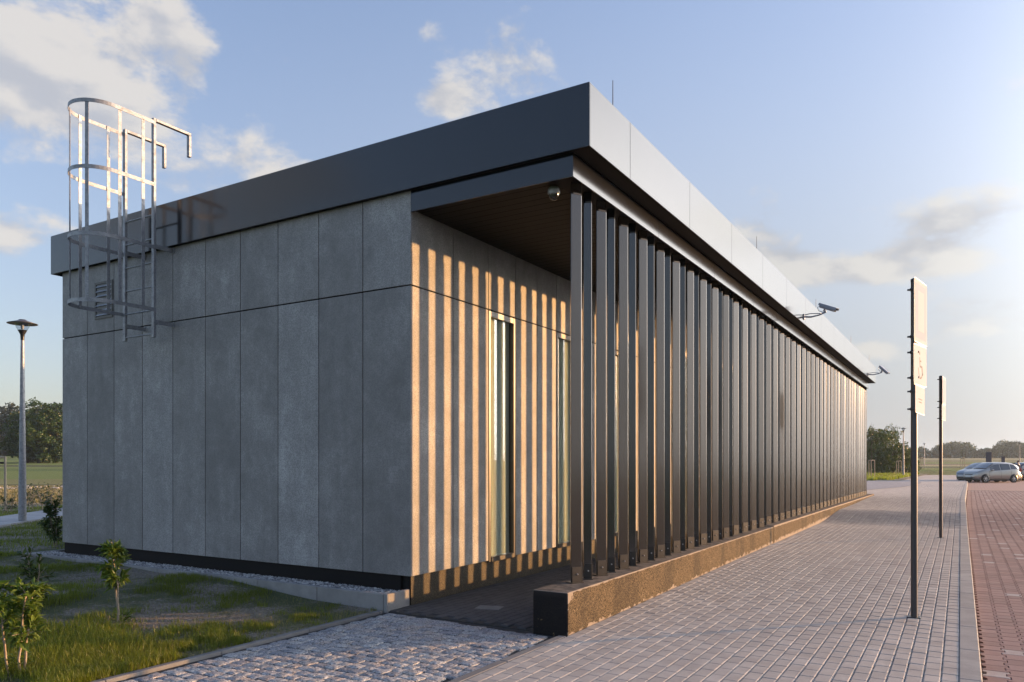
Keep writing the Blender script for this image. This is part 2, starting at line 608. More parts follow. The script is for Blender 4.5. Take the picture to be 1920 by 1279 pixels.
    soil = t.ramp(f, [(.3, (.09, .078, .062)), (.5, (.20, .172, .14)), (.68, (.32, .28, .23))])
    green = t.mix(f, (.045, .055, .018), (.10, .115, .04))
    c = t.mix(t.range(t.m('ADD', n, t.m('MULTIPLY', f, .2)), .53, .66), green, soil)
    t.put(b.inputs['Base Color'], c)
    b.inputs['Roughness'].default_value = .95
    bump(t, b, t.m('ADD', f, n), .8, .03)
    M['lawn'] = m

    # the wide ground: strips of crop, stubble and meadow
    m, t, b = material('field_ground')
    p = objvec(t, True)
    dep = t.vm('DOT_PRODUCT', p, (-.5187, .855, 0))
    side = t.vm('DOT_PRODUCT', p, (.855, .5187, 0))
    wob = t.m('MULTIPLY', t.m('SUBTRACT', t.noise(p, .02, 3, .5), .5), 9)
    wob2 = t.m('MULTIPLY', t.m('SUBTRACT', t.noise(p, .6, 4, .6), .5), 2.5)
    dw = t.m('ADD', dep, t.m('ADD', wob, wob2))
    G1 = (.08, .15, .02); G2 = (.04, .065, .018); TAN = (.19, .20, .06); BR = (.12, .095, .06); GL = (.14, .21, .035); DIRT = (.19, .16, .12)
    k = 1 / 500
    rr = t.ramp(t.m('MULTIPLY', dw, k), [(0, G1), (84 * k, (.11, .17, .025)), (92 * k, BR), (96 * k, (.22, .23, .07)), (104 * k, GL), (118 * k, (.035, .075, .015)), (137 * k, (.30, .28, .16)), (156 * k, BR), (170 * k, G1), (215 * k, (.09, .11, .035)), (300 * k, (.20, .20, .09)), (400 * k, BR)], 'CONSTANT')
    lr = t.ramp(t.m('MULTIPLY', dw, k), [(0, G1), (24 * k, DIRT), (47 * k, G2), (53 * k, TAN), (66 * k, GL), (84 * k, G1), (95 * k, GL), (102 * k, G2), (110 * k, GL), (150 * k, G1), (165 * k, GL)], 'CONSTANT')
    c = t.mix(t.range(side, -18, -16), lr, rr)
    # soil and weeds on the bare strip
    f = t.noise(p, 2.6, 7, .75, .2)
    fine = t.noise(p, 14, 5, .7)
    c = t.mix(t.range(f, .5, .62, 0, .55), c, t.mix(.5, c, (.06, .08, .022)))
    c = t.mix(t.m('MULTIPLY', t.range(fine, .35, .65), .35), c, (.05, .055, .02))
    t.put(b.inputs['Base Color'], c)
    b.inputs['Roughness'].default_value = .95
    bump(t, b, t.m('ADD', f, fine), 1.0, .12)
    M['field'] = m

    # foliage
    def leafmat(name, ca, cb, trans=.35, rough=.45):
        m, t, b = material(name)
        r = rnd(t)
        n = t.noise(objvec(t, True), .8, 3, .6)
        c = t.mix(r, ca, cb)
        c = t.mix(t.range(n, .35, .65, 0, .5), c, tuple(x * .7 for x in ca))
        t.put(b.inputs['Base Color'], c)
        b.inputs['Roughness'].default_value = rough
        tr = t.node('ShaderNodeBsdfTranslucent')
        t.put(tr.inputs[0], t.mix(1.0, c, (1.1, 1.3, .5), 'MULTIPLY'))
        mx = t.node('ShaderNodeMixShader'); mx.inputs[0].default_value = trans
        t.l.new(b.outputs[0], mx.inputs[1]); t.l.new(tr.outputs[0], mx.inputs[2])
        t.l.new(mx.outputs[0], t.n['Material Output'].inputs[0])
        return m
    M['grass'] = leafmat('grass_blade', (.11, .135, .022), (.28, .30, .05), .5)
    M['drygrass'] = leafmat('dry_grass', (.16, .14, .07), (.26, .23, .12), .3)
    M['leaf'] = leafmat('young_leaf', (.07, .12, .02), (.18, .24, .045), .4)
    M['darkleaf'] = leafmat('dark_leaf', (.035, .062, .014), (.085, .12, .028), .3)
    M['midleaf'] = leafmat('broad_tree_leaf', (.032, .065, .014), (.075, .12, .026), .3)
    M['pine'] = leafmat('pine_needles', (.022, .033, .014), (.055, .065, .026), .2)
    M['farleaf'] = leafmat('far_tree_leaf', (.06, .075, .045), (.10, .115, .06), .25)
    M['bark'] = simple('bark', (.06, .05, .038), .9, var=.4, scale=15, bmp=.6)
    M['stem'] = simple('pale_stem', (.30, .24, .18), .7, var=.3, scale=30)
    M['stake'] = simple('stake_wood', (.36, .30, .22), .8, var=.3, scale=12)
    M['belt'] = simple('black_tree_tie', (.015, .015, .015), .7)

    # glass, signs, cars
    def thin_glass(name, tint, ior=1.5, rough=.01, haze=0.0):
        m, t, b = material(name)
        fr = t.node('ShaderNodeFresnel'); fr.inputs[0].default_value = ior
        tr = t.node('ShaderNodeBsdfTransparent'); t.put(tr.inputs[0], tint)
        gl = t.node('ShaderNodeBsdfGlossy'); gl.inputs['Roughness'].default_value = rough
        mx = t.node('ShaderNodeMixShader'); t.put(mx.inputs[0], t.m('MULTIPLY', t.m('ADD', t.m('MULTIPLY', fr.outputs[0], 1.3), haze, clamp=True), t.m('SUBTRACT', 1.0, t.node('ShaderNodeNewGeometry').outputs['Backfacing'])))
        t.l.new(tr.outputs[0], mx.inputs[1]); t.l.new(gl.outputs[0], mx.inputs[2])
        t.l.new(mx.outputs[0], t.n['Material Output'].inputs[0])
        t.n.remove(b)
        return m
    M['glass'] = thin_glass('window_glass', (.80, .84, .82), 1.6)
    m, t, b = material('pale_blind')
    p = objvec(t, True)
    wv = t.noise(t.vm('MULTIPLY', p, (1, 5.0, .25)), 3.0, 2, .4)
    t.put(b.inputs['Base Color'], t.mix(wv, (.66, .63, .56), (.85, .82, .75)))
    b.inputs['Roughness'].default_value = .8
    M['blind'] = m
    M['alu'] = simple('window_frame_metal', (.10, .095, .09), .3, metal=.4, coat=.2)
    M['post'] = simple('grey_sign_post', (.055, .055, .062), .4, metal=.3, coat=.1, var=.2, scale=20)
    M['signback'] = simple('sign_back', (.35, .36, .37), .4, metal=.5)
    M['signwhite'] = simple('sign_white', (.46, .485, .54), .8, spec=.05)
    M['signpale'] = simple('sign_glare_blue', (.37, .42, .51), .8, spec=.05)  # sign blue paled, the washing glare is put into the colour
    M['signgrey'] = simple('sign_grey_print', (.27, .27, .28), .8, spec=.05)
    M['camhouse'] = simple('camera_housing', (.42, .45, .50), .35, coat=.2, var=.1)
    M['blackplastic'] = simple('black_plastic', (.015, .015, .017), .35)
    M['smoked'] = simple('smoked_dome', (.02, .018, .016), .05, coat=1.0)
    M['roof'] = simple('roof_membrane', (.10, .10, .10), .9, var=.3, scale=2)
    M['lampshade'] = simple('lamp_shade_metal', (.10, .09, .085), .35, metal=.4)
    M['bowl'] = thin_glass('lamp_bowl', (.80, .82, .84), 1.5, .05, .12)
    for nm, c in (('carsilver', (.38, .36, .32)), ('carblue', (.22, .25, .29)), ('cardark', (.06, .065, .075))):
        M[nm] = simple(nm + '_paint', c, .32, metal=.6, coat=1.0, coat_rough=.04)
    M['carglass'] = simple('car_glass', (.035, .045, .055), .04, coat=1.0, coat_rough=.02)
    M['tyre'] = simple('tyre_rubber', (.018, .018, .018), .8)
    M['rim'] = simple('alloy_rim', (.5, .5, .5), .3, metal=.8)
    M['headlight'] = simple('headlight_lens', (.55, .6, .65), .06, metal=.3, coat=1)
    M['taillight'] = simple('taillight_lens', (.35, .02, .015), .1, coat=1)
    M['plate'] = simple('number_plate', (.6, .6, .58), .4)
    M['skin'] = simple('skin', (.42, .25, .18), .55)
    M['navy'] = simple('navy_cloth', (.015, .02, .06), .9, var=.2)
    M['jeans'] = simple('dark_trousers', (.03, .03, .04), .9)
    M['hair'] = simple('brown_hair', (.06, .03, .02), .7)
    M['board'] = simple('dark_board', (.045, .05, .07), .6, var=.2)
    M['stone'] = simple('pale_stone', (.5, .47, .43), .9, var=.2)


make_materials()


def pix(x, y, z=0.0):
    """world point seen at photo pixel (x, y) lying at height z - used once to survey positions"""
    yc = (1.6 - z) * 1421 / (y - 868)
    return at(x, yc, z)


def at(x, yc, z=0.0):
    t = (x - 960) / 1421
    return Vector(((.855 * t - .5187) * yc, (.5187 * t + .855) * yc, z))


def lerp_tab(tab, v):
    if v <= tab[0][0]: return tab[0][1]
    for (a, p), (b, q) in zip(tab, tab[1:]):
        if v <= b:
            k = (v - a) / (b - a); k = k * k * (3 - 2 * k)
            return p + (q - p) * k
    return tab[-1][1]


def zs(y):      # height of the sidewalk along the building
    return lerp_tab([(5, 0), (15, .085), (19.5, .12), (23.5, .29), (32, .36), (50, .26), (80, .12), (120, .1)], y)


def zp(y):      # height of the parking surface
    return lerp_tab([(5, -.09), (19, -.05), (30, .08), (50, .05), (80, .02), (120, .02)], y)


def kx(y):      # left edge of the kerb
    return -.01 - .011 * min(y, 30) - .002 * max(0, y - 30)


def lawn_z(x, y):
    a = min(1, max(0, (-5.6 - x) / 3.2)); a = a * a * (3 - 2 * a)
    z = .13 * a
    b = min(1, max(0, (6.3 - y) / 3)); z *= 1 - .45 * b
    z += .035 * (noise.noise(Vector((x * .9, y * .9, 0)))) * min(1, max(0, (-5.6 - x) / .8))
    return z


def terrain_z(x, y):
    yc = -.5187 * x + .855 * y
    xc = .855 * x + .5187 * y
    d = max(yc, 1)
    s = xc / d
    k = min(1, max(0, (s + .3) / .6))
    slope = .0228 * (1 - k) + .0115 * k
    z = .06
    if yc > 60: z += (yc - 60) * slope
    if yc > 520: z = .06 + 460 * slope + (yc - 520) * .002
    return z


# ------------------------------------------------------------------ ground and terrain
def grid(name, xs, ys, zf, mat, uv=None):
    mb = MB()
    vs = []
    for y in ys:
        for x in xs:
            p = (x, y) if uv is None else uv(x, y)
            vs.append((p[0], p[1], zf(*p)))
    nx = len(xs)
    fs = [(j * nx + i, j * nx + i + 1, (j + 1) * nx + i + 1, (j + 1) * nx + i) for j in range(len(ys) - 1) for i in range(nx - 1)]
    mb.add(vs, fs, True)
    return structure(name, mb, mat)


def frange(a, b, n):
    return [a + (b - a) * i / n for i in range(n + 1)]


# wide ground, in rings about the view so that it reaches the horizon
def ground():
    ds = [-60, -20, -5] + frange(0, 60, 30) + frange(64, 140, 20)[0:] + frange(150, 520, 36) + [600, 750]
    ss = frange(-3.0, 3.0, 120)

    def uv(s, d):
        w = max(d, 40) if d < 40 else d
        xc = s * w
        return (.855 * xc - .5187 * d, .5187 * xc + .855 * d)

    def zf(x, y):
        z = terrain_z(x, y)
        # stay below everything that is paved or built on
        if -13.6 < x < 45 and -20 < y < 120:
            z = -.35
        if x <= -13.6 and y < 6.5:
            z = min(z, -.1)
        return z
    grid('ground', ss, ds, zf, M['field'], uv)


ground()
# lawn in front of and left of the building
def lawn_left(x, y):
    z = lawn_z(x, y)
    if x < -14:
        z = z + (.11 - z) * min(1, (-14 - x) / 4)
    return z


grid('lawn', frange(-32, -5.46, 130), frange(-2, 6.30, 50), lawn_left, M['lawn'])
grid('lawn', frange(-32, -12.86, 60), frange(6.30, 15, 40), lambda x, y: lawn_left(x, 6.3) * (1 - (y - 6.3) / 12) + .11 * (y - 6.3) / 12, M['lawn'])
# verge beyond the building
grid('verge', frange(-16, -4.9, 30), frange(38, 125, 60), lambda x, y: (.20 if y < 60 else .2 - .0015 * (y - 60)) + .03 * noise.noise(Vector((x * .4, y * .4, 3))), M['lawn'])

# paved beds
YS = frange(2, 62, 150) + frange(64, 108, 22)
side_bed = MB()
vs = []
for y in YS:
    xl = -3.19 if y > 6.26 else -3.19
    if y > 31.6: xl = -3.19 - min(3.2, (y - 31.6) * 1.6)
    vs += [(xl, y, zs(y) - (.013 if y < 62 else 0.0)), (kx(y), y, zs(y) - (.013 if y < 62 else 0.0))]
side_bed.add(vs, [(2 * i, 2 * i + 1, 2 * i + 3, 2 * i + 2) for i in range(len(YS) - 1)])
m_side = M['farpaver']
sidewalk = place('sidewalk', side_bed.mesh('sidewalk', M['bed']), kind='structure')
sidewalk.data.materials.append(M['farpaver'])
for i, p in enumerate(sidewalk.data.polygons):
    if YS[i] >= 61.9: p.material_index = 1

YP = frange(0, 50, 60) + frange(53, 118, 26)
pb = MB(); vs = []
for y in YP:
    vs += [(kx(y) + .15, y, zp(y) - (.014 if y < 50 else 0)), (44, y, zp(y) - (.014 if y < 50 else 0))]
pb.add(vs, [(2 * i, 2 * i + 1, 2 * i + 3, 2 * i + 2) for i in range(len(YP) - 1)])
parking = place('parking_lot', pb.mesh('parking_lot', M['redbed']), kind='structure')
parking.data.materials.append(M['farred'])
for i, p in enumerate(parking.data.polygons):
    if YP[i] >= 49.9: p.material_index = 1

mb = MB().box(-5.42, -3.28, -2, 6.33, -.2, -.022)
sett_area = structure('sett_strip', mb, M['settbed'])
mb = MB().box(-5.42, -3.56, 6.33, 33, -.2, -.012)
corridor = structure('covered_walk', mb, M['bed'])
# slate-blue setts beyond the building
mb = MB(); ys = frange(36, 70, 20); vs = []
for y in ys:
    w = .5 + 3.2 * math.sin(min(1, (y - 36) / 34) * math.pi * .9)
    vs += [(-5.6 - w * .55, y, zs(y) + .012), (-4.9 + w * .55, y, zs(y) + .012)]
mb.add(vs, [(2 * i, 2 * i + 1, 2 * i + 3, 2 * i + 2) for i in range(len(ys) - 1)])
structure('sett_apron', mb, M['farsett'])


# ---- pavers one by one near the camera, the rest joined
def px_of(x, y, z=0):
    xc = .855 * x + .5187 * y; yc = -.5187 * x + .855 * y
    if yc < .3: return None
    return 960 + 1421 * xc / yc, 868 + 1421 * (1.6 - z) / yc, yc


def in_view(x, y, z=0, mx=260, my=260):
    p = px_of(x, y, z)
    return p and -mx < p[0] < 1920 + mx and p[1] < 1279 + my


def paver_shape(cx_, cy_, d):
    a, b = .0484, .0978
    P = [(-a, -b), (a, -b), (a, b), (-a, b)]; Q = [(-a + cx_, -b + cy_), (a - cx_, -b + cy_), (a - cx_, b - cy_), (-a + cx_, b - cy_)]
    return MB().add([(x, y, -.03) for x, y in P] + [(x, y, -d) for x, y in P] + [(x, y, 0) for x, y in Q],
                    [(i, (i + 1) % 4, 4 + (i + 1) % 4, 4 + i) for i in range(4)] + [(4 + i, 4 + (i + 1) % 4, 8 + (i + 1) % 4, 8 + i) for i in range(4)] + [(8, 9, 10, 11)])


paver_mb = paver_shape(.0075, .004, .006)


def lay(parent, name, spots, shape, mat, n_single=300, tilt=.004, zvar=.0008, rng=None):
    """spots: (x, y, z, rot, sx, sy). The nearest are pieces of their own, the others one joined piece."""
    rng = rng or random.Random(3)
    vis = []
    for s in spots:
        q = px_of(s[0], s[1], s[2])
        inside = q and -5 < q[0] < 1925 and q[1] < 1290
        vis.append((0 if inside else 1, q[2] if q else 99, s))
    vis.sort(key=lambda a: (a[0], a[1]))
    me = [sh.mesh(name, mat) for sh in shape]
    for _, _, (x, y, z, r, sx, sy) in vis[:n_single]:
        k = rng.randrange(len(me))
        place(name, me[k], parent, (x, y, z + rng.uniform(-zvar, zvar)), (rng.uniform(-1, 1) * tilt, rng.uniform(-1, 1) * tilt, r + rng.uniform(-1, 1) * tilt), (sx, sy, 1))
    mb = MB()
    for _, _, (x, y, z, r, sx, sy) in vis[n_single:]:
        sh = shape[rng.randrange(len(shape))]
        c, s_ = math.cos(r), math.sin(r)
        dz = z + rng.uniform(-zvar, zvar); tx, ty = rng.uniform(-1, 1) * tilt, rng.uniform(-1, 1) * tilt
        o = len(mb.v)
        mb.v += [(x + c * a * sx - s_ * b * sy, y + s_ * a * sx + c * b * sy, dz + h + a * tx + b * ty) for a, b, h in sh.v]
        mb.f += [tuple(i + o for i in f) for f in sh.f]
        mb.sm += sh.sm
    place(name, mb.mesh(name + '_rest', mat), parent, kind='stuff')


spots = []
for j in range(int((62 - 1.8) / .2)):
    for i in range(-28 if j >= 151 else 0, 27):
        y = 1.9 + .2 * j + (.1 if i % 2 else 0)
        x0 = -3.19 + .0577 + i * .11537
        W = kx(y) + 3.19
        k = W / 3.115
        x = -3.19 + (x0 + 3.19) * k
        if i < 0 and x < -3.13 - min(3.2, (y - 31.6) * 1.6): continue
        if not in_view(x, y, zs(y)): continue
        if x < -3.15 and y < 6.2 and False: continue
        spots.append((x, y, zs(y), 0, k * 1.157, 1))
lay(sidewalk, 'paver', spots, [paver_mb], M['paver'], 300)

# red interlocking pavers
hx0, hx1 = .0935, .066
ol = [(-hx0, -.0955), (hx0, -.0955), (hx0, -.062), (hx1, -.036), (hx1, .036), (hx0, .062), (hx0, .0955), (-hx0, .0955), (-hx0, .062), (-hx1, .036), (-hx1, -.036), (-hx0, -.062)]
tb = MB()
inner = [(x * .95, y * .965) for x, y in ol]
n = len(ol)
tb.add([(x, y, -.03) for x, y in ol] + [(x, y, -.005) for x, y in ol] + [(x, y, 0) for x, y in inner],
       [(i, (i + 1) % n, n + (i + 1) % n, n + i) for i in range(n)] + [(n + i, n + (i + 1) % n, 2 * n + (i + 1) % n, 2 * n + i) for i in range(n)] +
       [(2 * n, 2 * n + 1, 2 * n + 2, 2 * n + 11), (2 * n + 11, 2 * n + 2, 2 * n + 3, 2 * n + 10), (2 * n + 10, 2 * n + 3, 2 * n + 4, 2 * n + 9), (2 * n + 9, 2 * n + 4, 2 * n + 5, 2 * n + 8), (2 * n + 8, 2 * n + 5, 2 * n + 6, 2 * n + 7)])
spots = []
for i in range(64):
    for j in range(248):
        y = 1.5 + j * .196 + (.098 if i % 2 else 0)
        x = kx(y) + .15 + .012 + .0935 + i * .1645
        if y > 49.6 or not in_view(x, y, zp(y), 100, 200): continue
        spots.append((x, y, zp(y), 0, 1, 1))
lay(parking, 'paver', spots, [tb], M['redpaver'], 300)

# corridor pavers
spots = []
for j in range(125):
    for i in range(18):
        y = 6.44 + .2 * j + (.1 if i % 2 else 0); x = -5.35 + i * .1005
        if y < 22: spots.append((x, y, 0, 0, 1, 1))
lay(corridor, 'paver', spots, [paver_mb], M['darkpaver'], 200)
mb = MB().box(-.14, .14, -.10, .10, -.02, .004, bev=.003)
place('cover', mb.mesh('cover', M['cover']), corridor, (-4.56, 7.03, .0), (0, 0, .25))

# granite setts
def sett(seed):
    r = random.Random(seed)
    n = 4; mb = MB(); vs = []
    ang = [r.uniform(-.012, .012) for _ in range(4)]
    for j in range(n + 1):
        for i in range(n + 1):
            u = i / n * 2 - 1; v = j / n * 2 - 1
            edge = max(abs(u), abs(v))
            x = u * .049 * (1 + ang[0] / .05 * v * .5) + r.uniform(-.002, .002); y = v * .049 * (1 + ang[1] / .05 * u * .5) + r.uniform(-.002, .002)
            if abs(u) == 1 and abs(v) == 1: x *= .93; y *= .93
            z = -.004 + r.uniform(-.0022, .0022) - (.006 if edge == 1 else 0)
            vs.append((x, y, z))
    k = n + 1
    fs = [(j * k + i, j * k + i + 1, (j + 1) * k + i + 1, (j + 1) * k + i) for j in range(n) for i in range(n)]
    ring = [i for i in range(k)] + [j * k + n for j in range(1, k)] + [n * k + i for i in range(n - 1, -1, -1)] + [j * k for j in range(n - 1, 0, -1)]
    b0 = len(vs)
    for q in ring: vs.append((vs[q][0] * 1.02, vs[q][1] * 1.02, -.035))
    m = len(ring)
    fs += [(b0 + i, b0 + (i + 1) % m, ring[(i + 1) % m], ring[i]) for i in range(m)]
    return mb.add(vs, fs, False)


rg = random.Random(11)
spots = []
y = 1.6
while y < 6.24:
    x = -5.36 + rg.uniform(0, .03)
    h = rg.uniform(.108, .120)
    while x < -3.30:
        w = rg.uniform(.095, .14)
        wav = .03 * math.sin(x * 2.1 + y)
        if in_view(x, y, 0, 150, 250) and x + w < -3.25:
            spots.append((x + w / 2, y + wav + rg.uniform(-.007, .007), rg.uniform(-.004, .004), rg.uniform(-.06, .06), w / .103, h / .104))
        x += w
    y += h
lay(sett_area, 'sett', spots, [sett(i) for i in range(7)], M['granite'], 300, zvar=.002, tilt=.012)

# kerb between walk and parking, edging strips
def strip(name, x0, x1, y0, y1, step, ztop, zbot, mat, xf=None, mi=0.004, bev=.008):
    root = thing_structure(name, mat)
    y = y0
    while y < y1 - .01:
        ye = min(y + step, y1)
        ym = (y + ye) / 2
        dx = xf(ym) if xf else 0
        sl = (ztop(ye) - ztop(y)) / (ye - y)
        L = (ye - y) / 2 - mi / 2
        mb = MB().box(x0, x1, -L, L, zbot, 0, bev=bev)
        r = math.atan2((xf(ye) - xf(y)) if xf else 0, ye - y)
        place('kerb_stone', mb.mesh('kerb_stone', mat), root, (dx, ym, ztop(ym)), (math.atan(sl), 0, -r))
        y = ye
    return root


def thing_structure(name, mat):
    o = place(name, None, None, kind='structure')
    return o


strip('kerb', 0, .15, 1.5, 70, 1.0, lambda y: zs(y) + .004, -.3, M['kerb'], kx)
strip('edging', -3.28, -3.195, 1.2, 6.24, 1.0, lambda y: .002, -.2, M['edging'])
strip('edging', -5.48, -5.42, 1.2, 6.25, 1.0, lambda y: .010, -.2, M['edging'], mi=.003, bev=.004)

# gravel margin with its kerb round the building
mb = MB().box(-12.84, -5.46, 6.36, 6.74, -.1, .135)
mb.box(-12.84, -12.40, 6.74, 31, -.1, .135)
gravel_bed = structure('gravel_bed', mb, M['bed'])
root = place('gravel_kerb', None, None, kind='structure')
x = -5.455
first = True
while x > -12.85:
    xe = max(x - 1.0, -12.88)
    mb = MB().box(xe + .003, x - .003, 6.30, 6.36, -.15, .175 if x > -8 else .168, bev=.005)
    part('kerb_stone', mb, M['kerb'], root)
    x = xe
mb = MB().box(-5.455, -5.405, 6.303, 6.745, -.15, .178, bev=.005)
part('kerb_stone', mb, M['kerb'], root)
for k in range(24):
    mb = MB().box(-12.94, -12.885, 6.30 + k + .003, 7.30 + k - .003, -.15, .16, bev=.005)
    part('kerb_stone', mb, M['kerb'], root)

rg = random.Random(5)
ico = [(0, 0, 1), (.894, 0, .447), (.276, .851, .447), (-.724, .526, .447), (-.724, -.526, .447), (.276, -.851, .447)]
icof = [(0, 1, 2), (0, 2, 3), (0, 3, 4), (0, 4, 5), (0, 5, 1)]
low = [(.724, .526, -.3), (-.276, .851, -.3), (-.894, 0, -.3), (-.276, -.851, -.3), (.724, -.526, -.3)]
icov = ico + low
icof += [(1, 6, 2), (2, 6, 7), (2, 7, 3), (3, 7, 8), (3, 8, 4), (4, 8, 9), (4, 9, 5), (5, 9, 10), (5, 10, 1), (1, 10, 6)]
mb = MB()
for _ in range(15000):
    x = rg.uniform(-12.83, -5.46); y = rg.uniform(6.365, 6.72)
    s = rg.uniform(.007, .019)
    a = rg.uniform(0, 6.28); ca, sa = math.cos(a), math.sin(a)
    fx, fy, fz = rg.uniform(.8, 1.5) * s, rg.uniform(.6, 1.1) * s, rg.uniform(.5, .9) * s
    z = .135 + rg.uniform(0, .022)
    j = [rg.uniform(.8, 1.2) for _ in icov]
    mb.add([(x + (ca * p[0] * fx - sa * p[1] * fy) * q, y + (sa * p[0] * fx + ca * p[1] * fy) * q, z + p[2] * fz * q) for p, q in zip(icov, j)], icof)
place('gravel', mb.mesh('gravel', M['gravel']), None, kind='stuff')

# concrete path across the lawn, left
mb = MB()
mb.add([(-17.6, 5.2, .145), (-19.0, 4.2, .145), (-25.6, 13.0, .15), (-24.6, 14.6, .15), (-18.4, 7.55, .145)], [(0, 4, 1), (1, 4, 3, 2)])
pth = MB()
for k in range(16):
    f0, f1 = k / 16 + .001, (k + 1) / 16 - .001
    A = Vector((-17.9, 6.2, .15)); B = Vector((-25.0, 14.4, .15)); d = (B - A); nrm = Vector((-d.y, d.x, 0)).normalized() * .75
    p0, p1 = A + d * f0, A + d * f1
    q = [p0 - nrm, p1 - nrm, p1 + nrm, p0 + nrm]
    pth.prism([(a.x, a.y) for a in q], -.05, .155)
structure('path', pth, M['path'])

# ------------------------------------------------------------------ the pavilion
B = thing('pavilion', 'long low pavilion clad in grey cement panels with dark roof edge and slatted arcade', 'building', (-5.35, 6.64, 0))
X0, X1, XS = -12.45, -5.35, -3.33       # back corner, arcade wall, outer arcade face
YF, YB = 6.64, 31.3
ZB, ZJ, ZT = .333, 3.587, 4.62
g = .012
# front panels
for i in range(10):
    a = X0 + .71 * i + g / 2; b = X0 + .71 * (i + 1) - g / 2
    if i == 9: b = X1
    for z0, z1 in ((ZB, ZJ - .008), (ZJ + .008, ZT + .05)):
        part('wall_panel', MB().box(a, b, YF, YF + .016, z0, z1, bev=.0015), M['panel'], B)
# arcade wall: panels and windows
cuts = [6.656, 7.45, 8.235, 8.915, 9.515, 10.11]
lay_ = ['p', 'p', 'w', 'p', 'p']
y = 10.11
k = 0
while y < 30.4:
    w = .70 if k % 3 == 0 else .71
    lay_.append('w' if k % 3 == 0 else 'p'); y += w; cuts.append(y); k += 1
cuts[-1] = YB
for i, typ in enumerate(lay_):
    y0, y1 = cuts[i] + g / 2, cuts[i + 1] - g / 2
    if i == 0: y0 = 6.656 + .003
    part('wall_panel', MB().box(X1 - .016, X1, y0, y1, ZJ + .008, ZT - .16, bev=.0015), M['panel'], B)
    if typ == 'p':
        part('wall_panel', MB().box(X1 - .016, X1, y0, y1, ZB, ZJ - .008, bev=.0015), M['panel'], B)
    else:
        fr = MB()
        z0, z1 = ZB - .02, ZJ - .012
        fr.box(X1 - .06, X1 + .004, y0, y0 + .045, z0, z1, bev=.003)
        fr.box(X1 - .06, X1 + .004, y1 - .05, y1, z0, z1, bev=.003)
        fr.box(X1 - .06, X1 + .003, y0 + .046, y1 - .051, z1 - .075, z1, bev=.003)
        fr.box(X1 - .06, X1 + .018, y0 + .046, y1 - .051, z0, z0 + .06, bev=.003)
        f = part('window', fr, M['alu'], B)
        off = wloc(f)
        part('pane', MB().box(X1 - .034, X1 - .028, y0 + .044, y1 - .049, z0 + .058, z1 - .073), M['glass'], f)
        bl = MB(); n = 26; vs = []
        for q in range(n + 1):
            yy = y0 + .045 + (y1 - y0 - .095) * q / n
            vs += [(X1 - .075 + .008 * math.sin(q * 1.3), yy, z0), (X1 - .075 + .008 * math.sin(q * 1.3 + .4), yy, z1)]
        bl.add(vs, [(2 * q, 2 * q + 2, 2 * q + 3, 2 * q + 1) for q in range(n)], True)
        part('blind', bl, M['blind'], f)
# core behind the cladding
part('core_wall', MB().box(X0 + .03, X1 - .16, YF + .02, YB - .02, ZB - .3, 4.9), M['black'], B)
core = MB()
for i, typ in enumerate(lay_):
    if typ == 'p': core.box(X1 - .16, X1 - .02, cuts[i] - .001, cuts[i + 1] + .001, ZB + .02, 4.9)
core.box(X1 - .16, X1 - .02, YF + .02, YB - .02, ZJ + .0, 4.9)
part('core_wall', core, M['black'], B)
# rear and far side panels
for i in range(34):
    y0 = YF + .03 + i * .724
    part('wall_panel', MB().box(X0, X0 + .016, y0, y0 + .718, ZB, ZT), M['panel'], B)
part('rear_wall', MB().box(X0 + .02, X1, YB - .018, YB, ZB, ZT), M['panel'], B)
# footing
part('footing', MB().box(X0 + .05, X1 - .045, YF + .05, YB - .05, -.2, ZB + .01), M['black'], B)
part('footing', MB().box(X1 - .044, X1 - .04, YF + .055, YB - .05, -.1, ZB + .01), M['footing'], B)
# vent grille
v = MB()
vx0, vx1, vz0, vz1 = -11.52, -11.05, 3.80, 4.36
v.box(vx0, vx0 + .03, YF - .012, YF + .004, vz0, vz1); v.box(vx1 - .03, vx1, YF - .012, YF + .004, vz0, vz1)
v.box(vx0 + .031, vx1 - .031, YF - .012, YF + .004, vz0, vz0 + .03); v.box(vx0 + .031, vx1 - .031, YF - .012, YF + .004, vz1 - .03, vz1)
vent = part('vent', v, M['plateblack'], B)
part('backing', MB().box(vx0 + .01, vx1 - .01, YF - .003, YF - .001, vz0 + .01, vz1 - .01), M['blackplastic'], vent)
for i in range(7):
    z = vz0 + .05 + i * .072
    part('louvre', MB().bar([(vx0 + .032, YF - .007, z + .015), (vx1 - .032, YF - .007, z + .015)], .045, .003, (0, -.6, -1)), M['galv'], vent)

# roof edge
FX0, FX1, FY0, FY1 = -12.66, -3.12, 6.57, 31.8
FZ0, FZ1 = 4.63, 5.235
part('fascia', MB().box(FX0, FX1, FY0, FY0 + .012, FZ0, FZ1, bev=.002), M['fascia'], B)
y = FY0 + .013; nxt = 7.58
while y < FY1 - .01:
    ye = min(nxt, FY1)
    part('fascia', MB().box(FX1 - .012, FX1, y, ye - .006, FZ0, FZ1, bev=.002), M['fascia'], B)
    y = ye; nxt += 2.0
part('fascia', MB().box(FX0, FX0 + .012, FY0 + .013, FY1, FZ0, FZ1), M['fascia'], B)
part('fascia', MB().box(FX0 + .013, FX1 - .013, FY1 - .012, FY1, FZ0, FZ1), M['fascia'], B)
fl = MB()     # turned-in lower lip and coping
fl.box(FX0 + .013, FX1 - .013, FY0 + .013, YF + .012, FZ0 + .004, FZ0 + .010)
fl.box(XS + .012, FX1 - .013, YF + .013, FY1 - .013, FZ0 + .004, FZ0 + .010)
part('fascia_lip', fl, M['black'], B)
cp = MB()
cp.box(FX0 + .004, FX1 - .004, FY0 + .004, FY0 + .32, FZ1 + .001, FZ1 + .008)
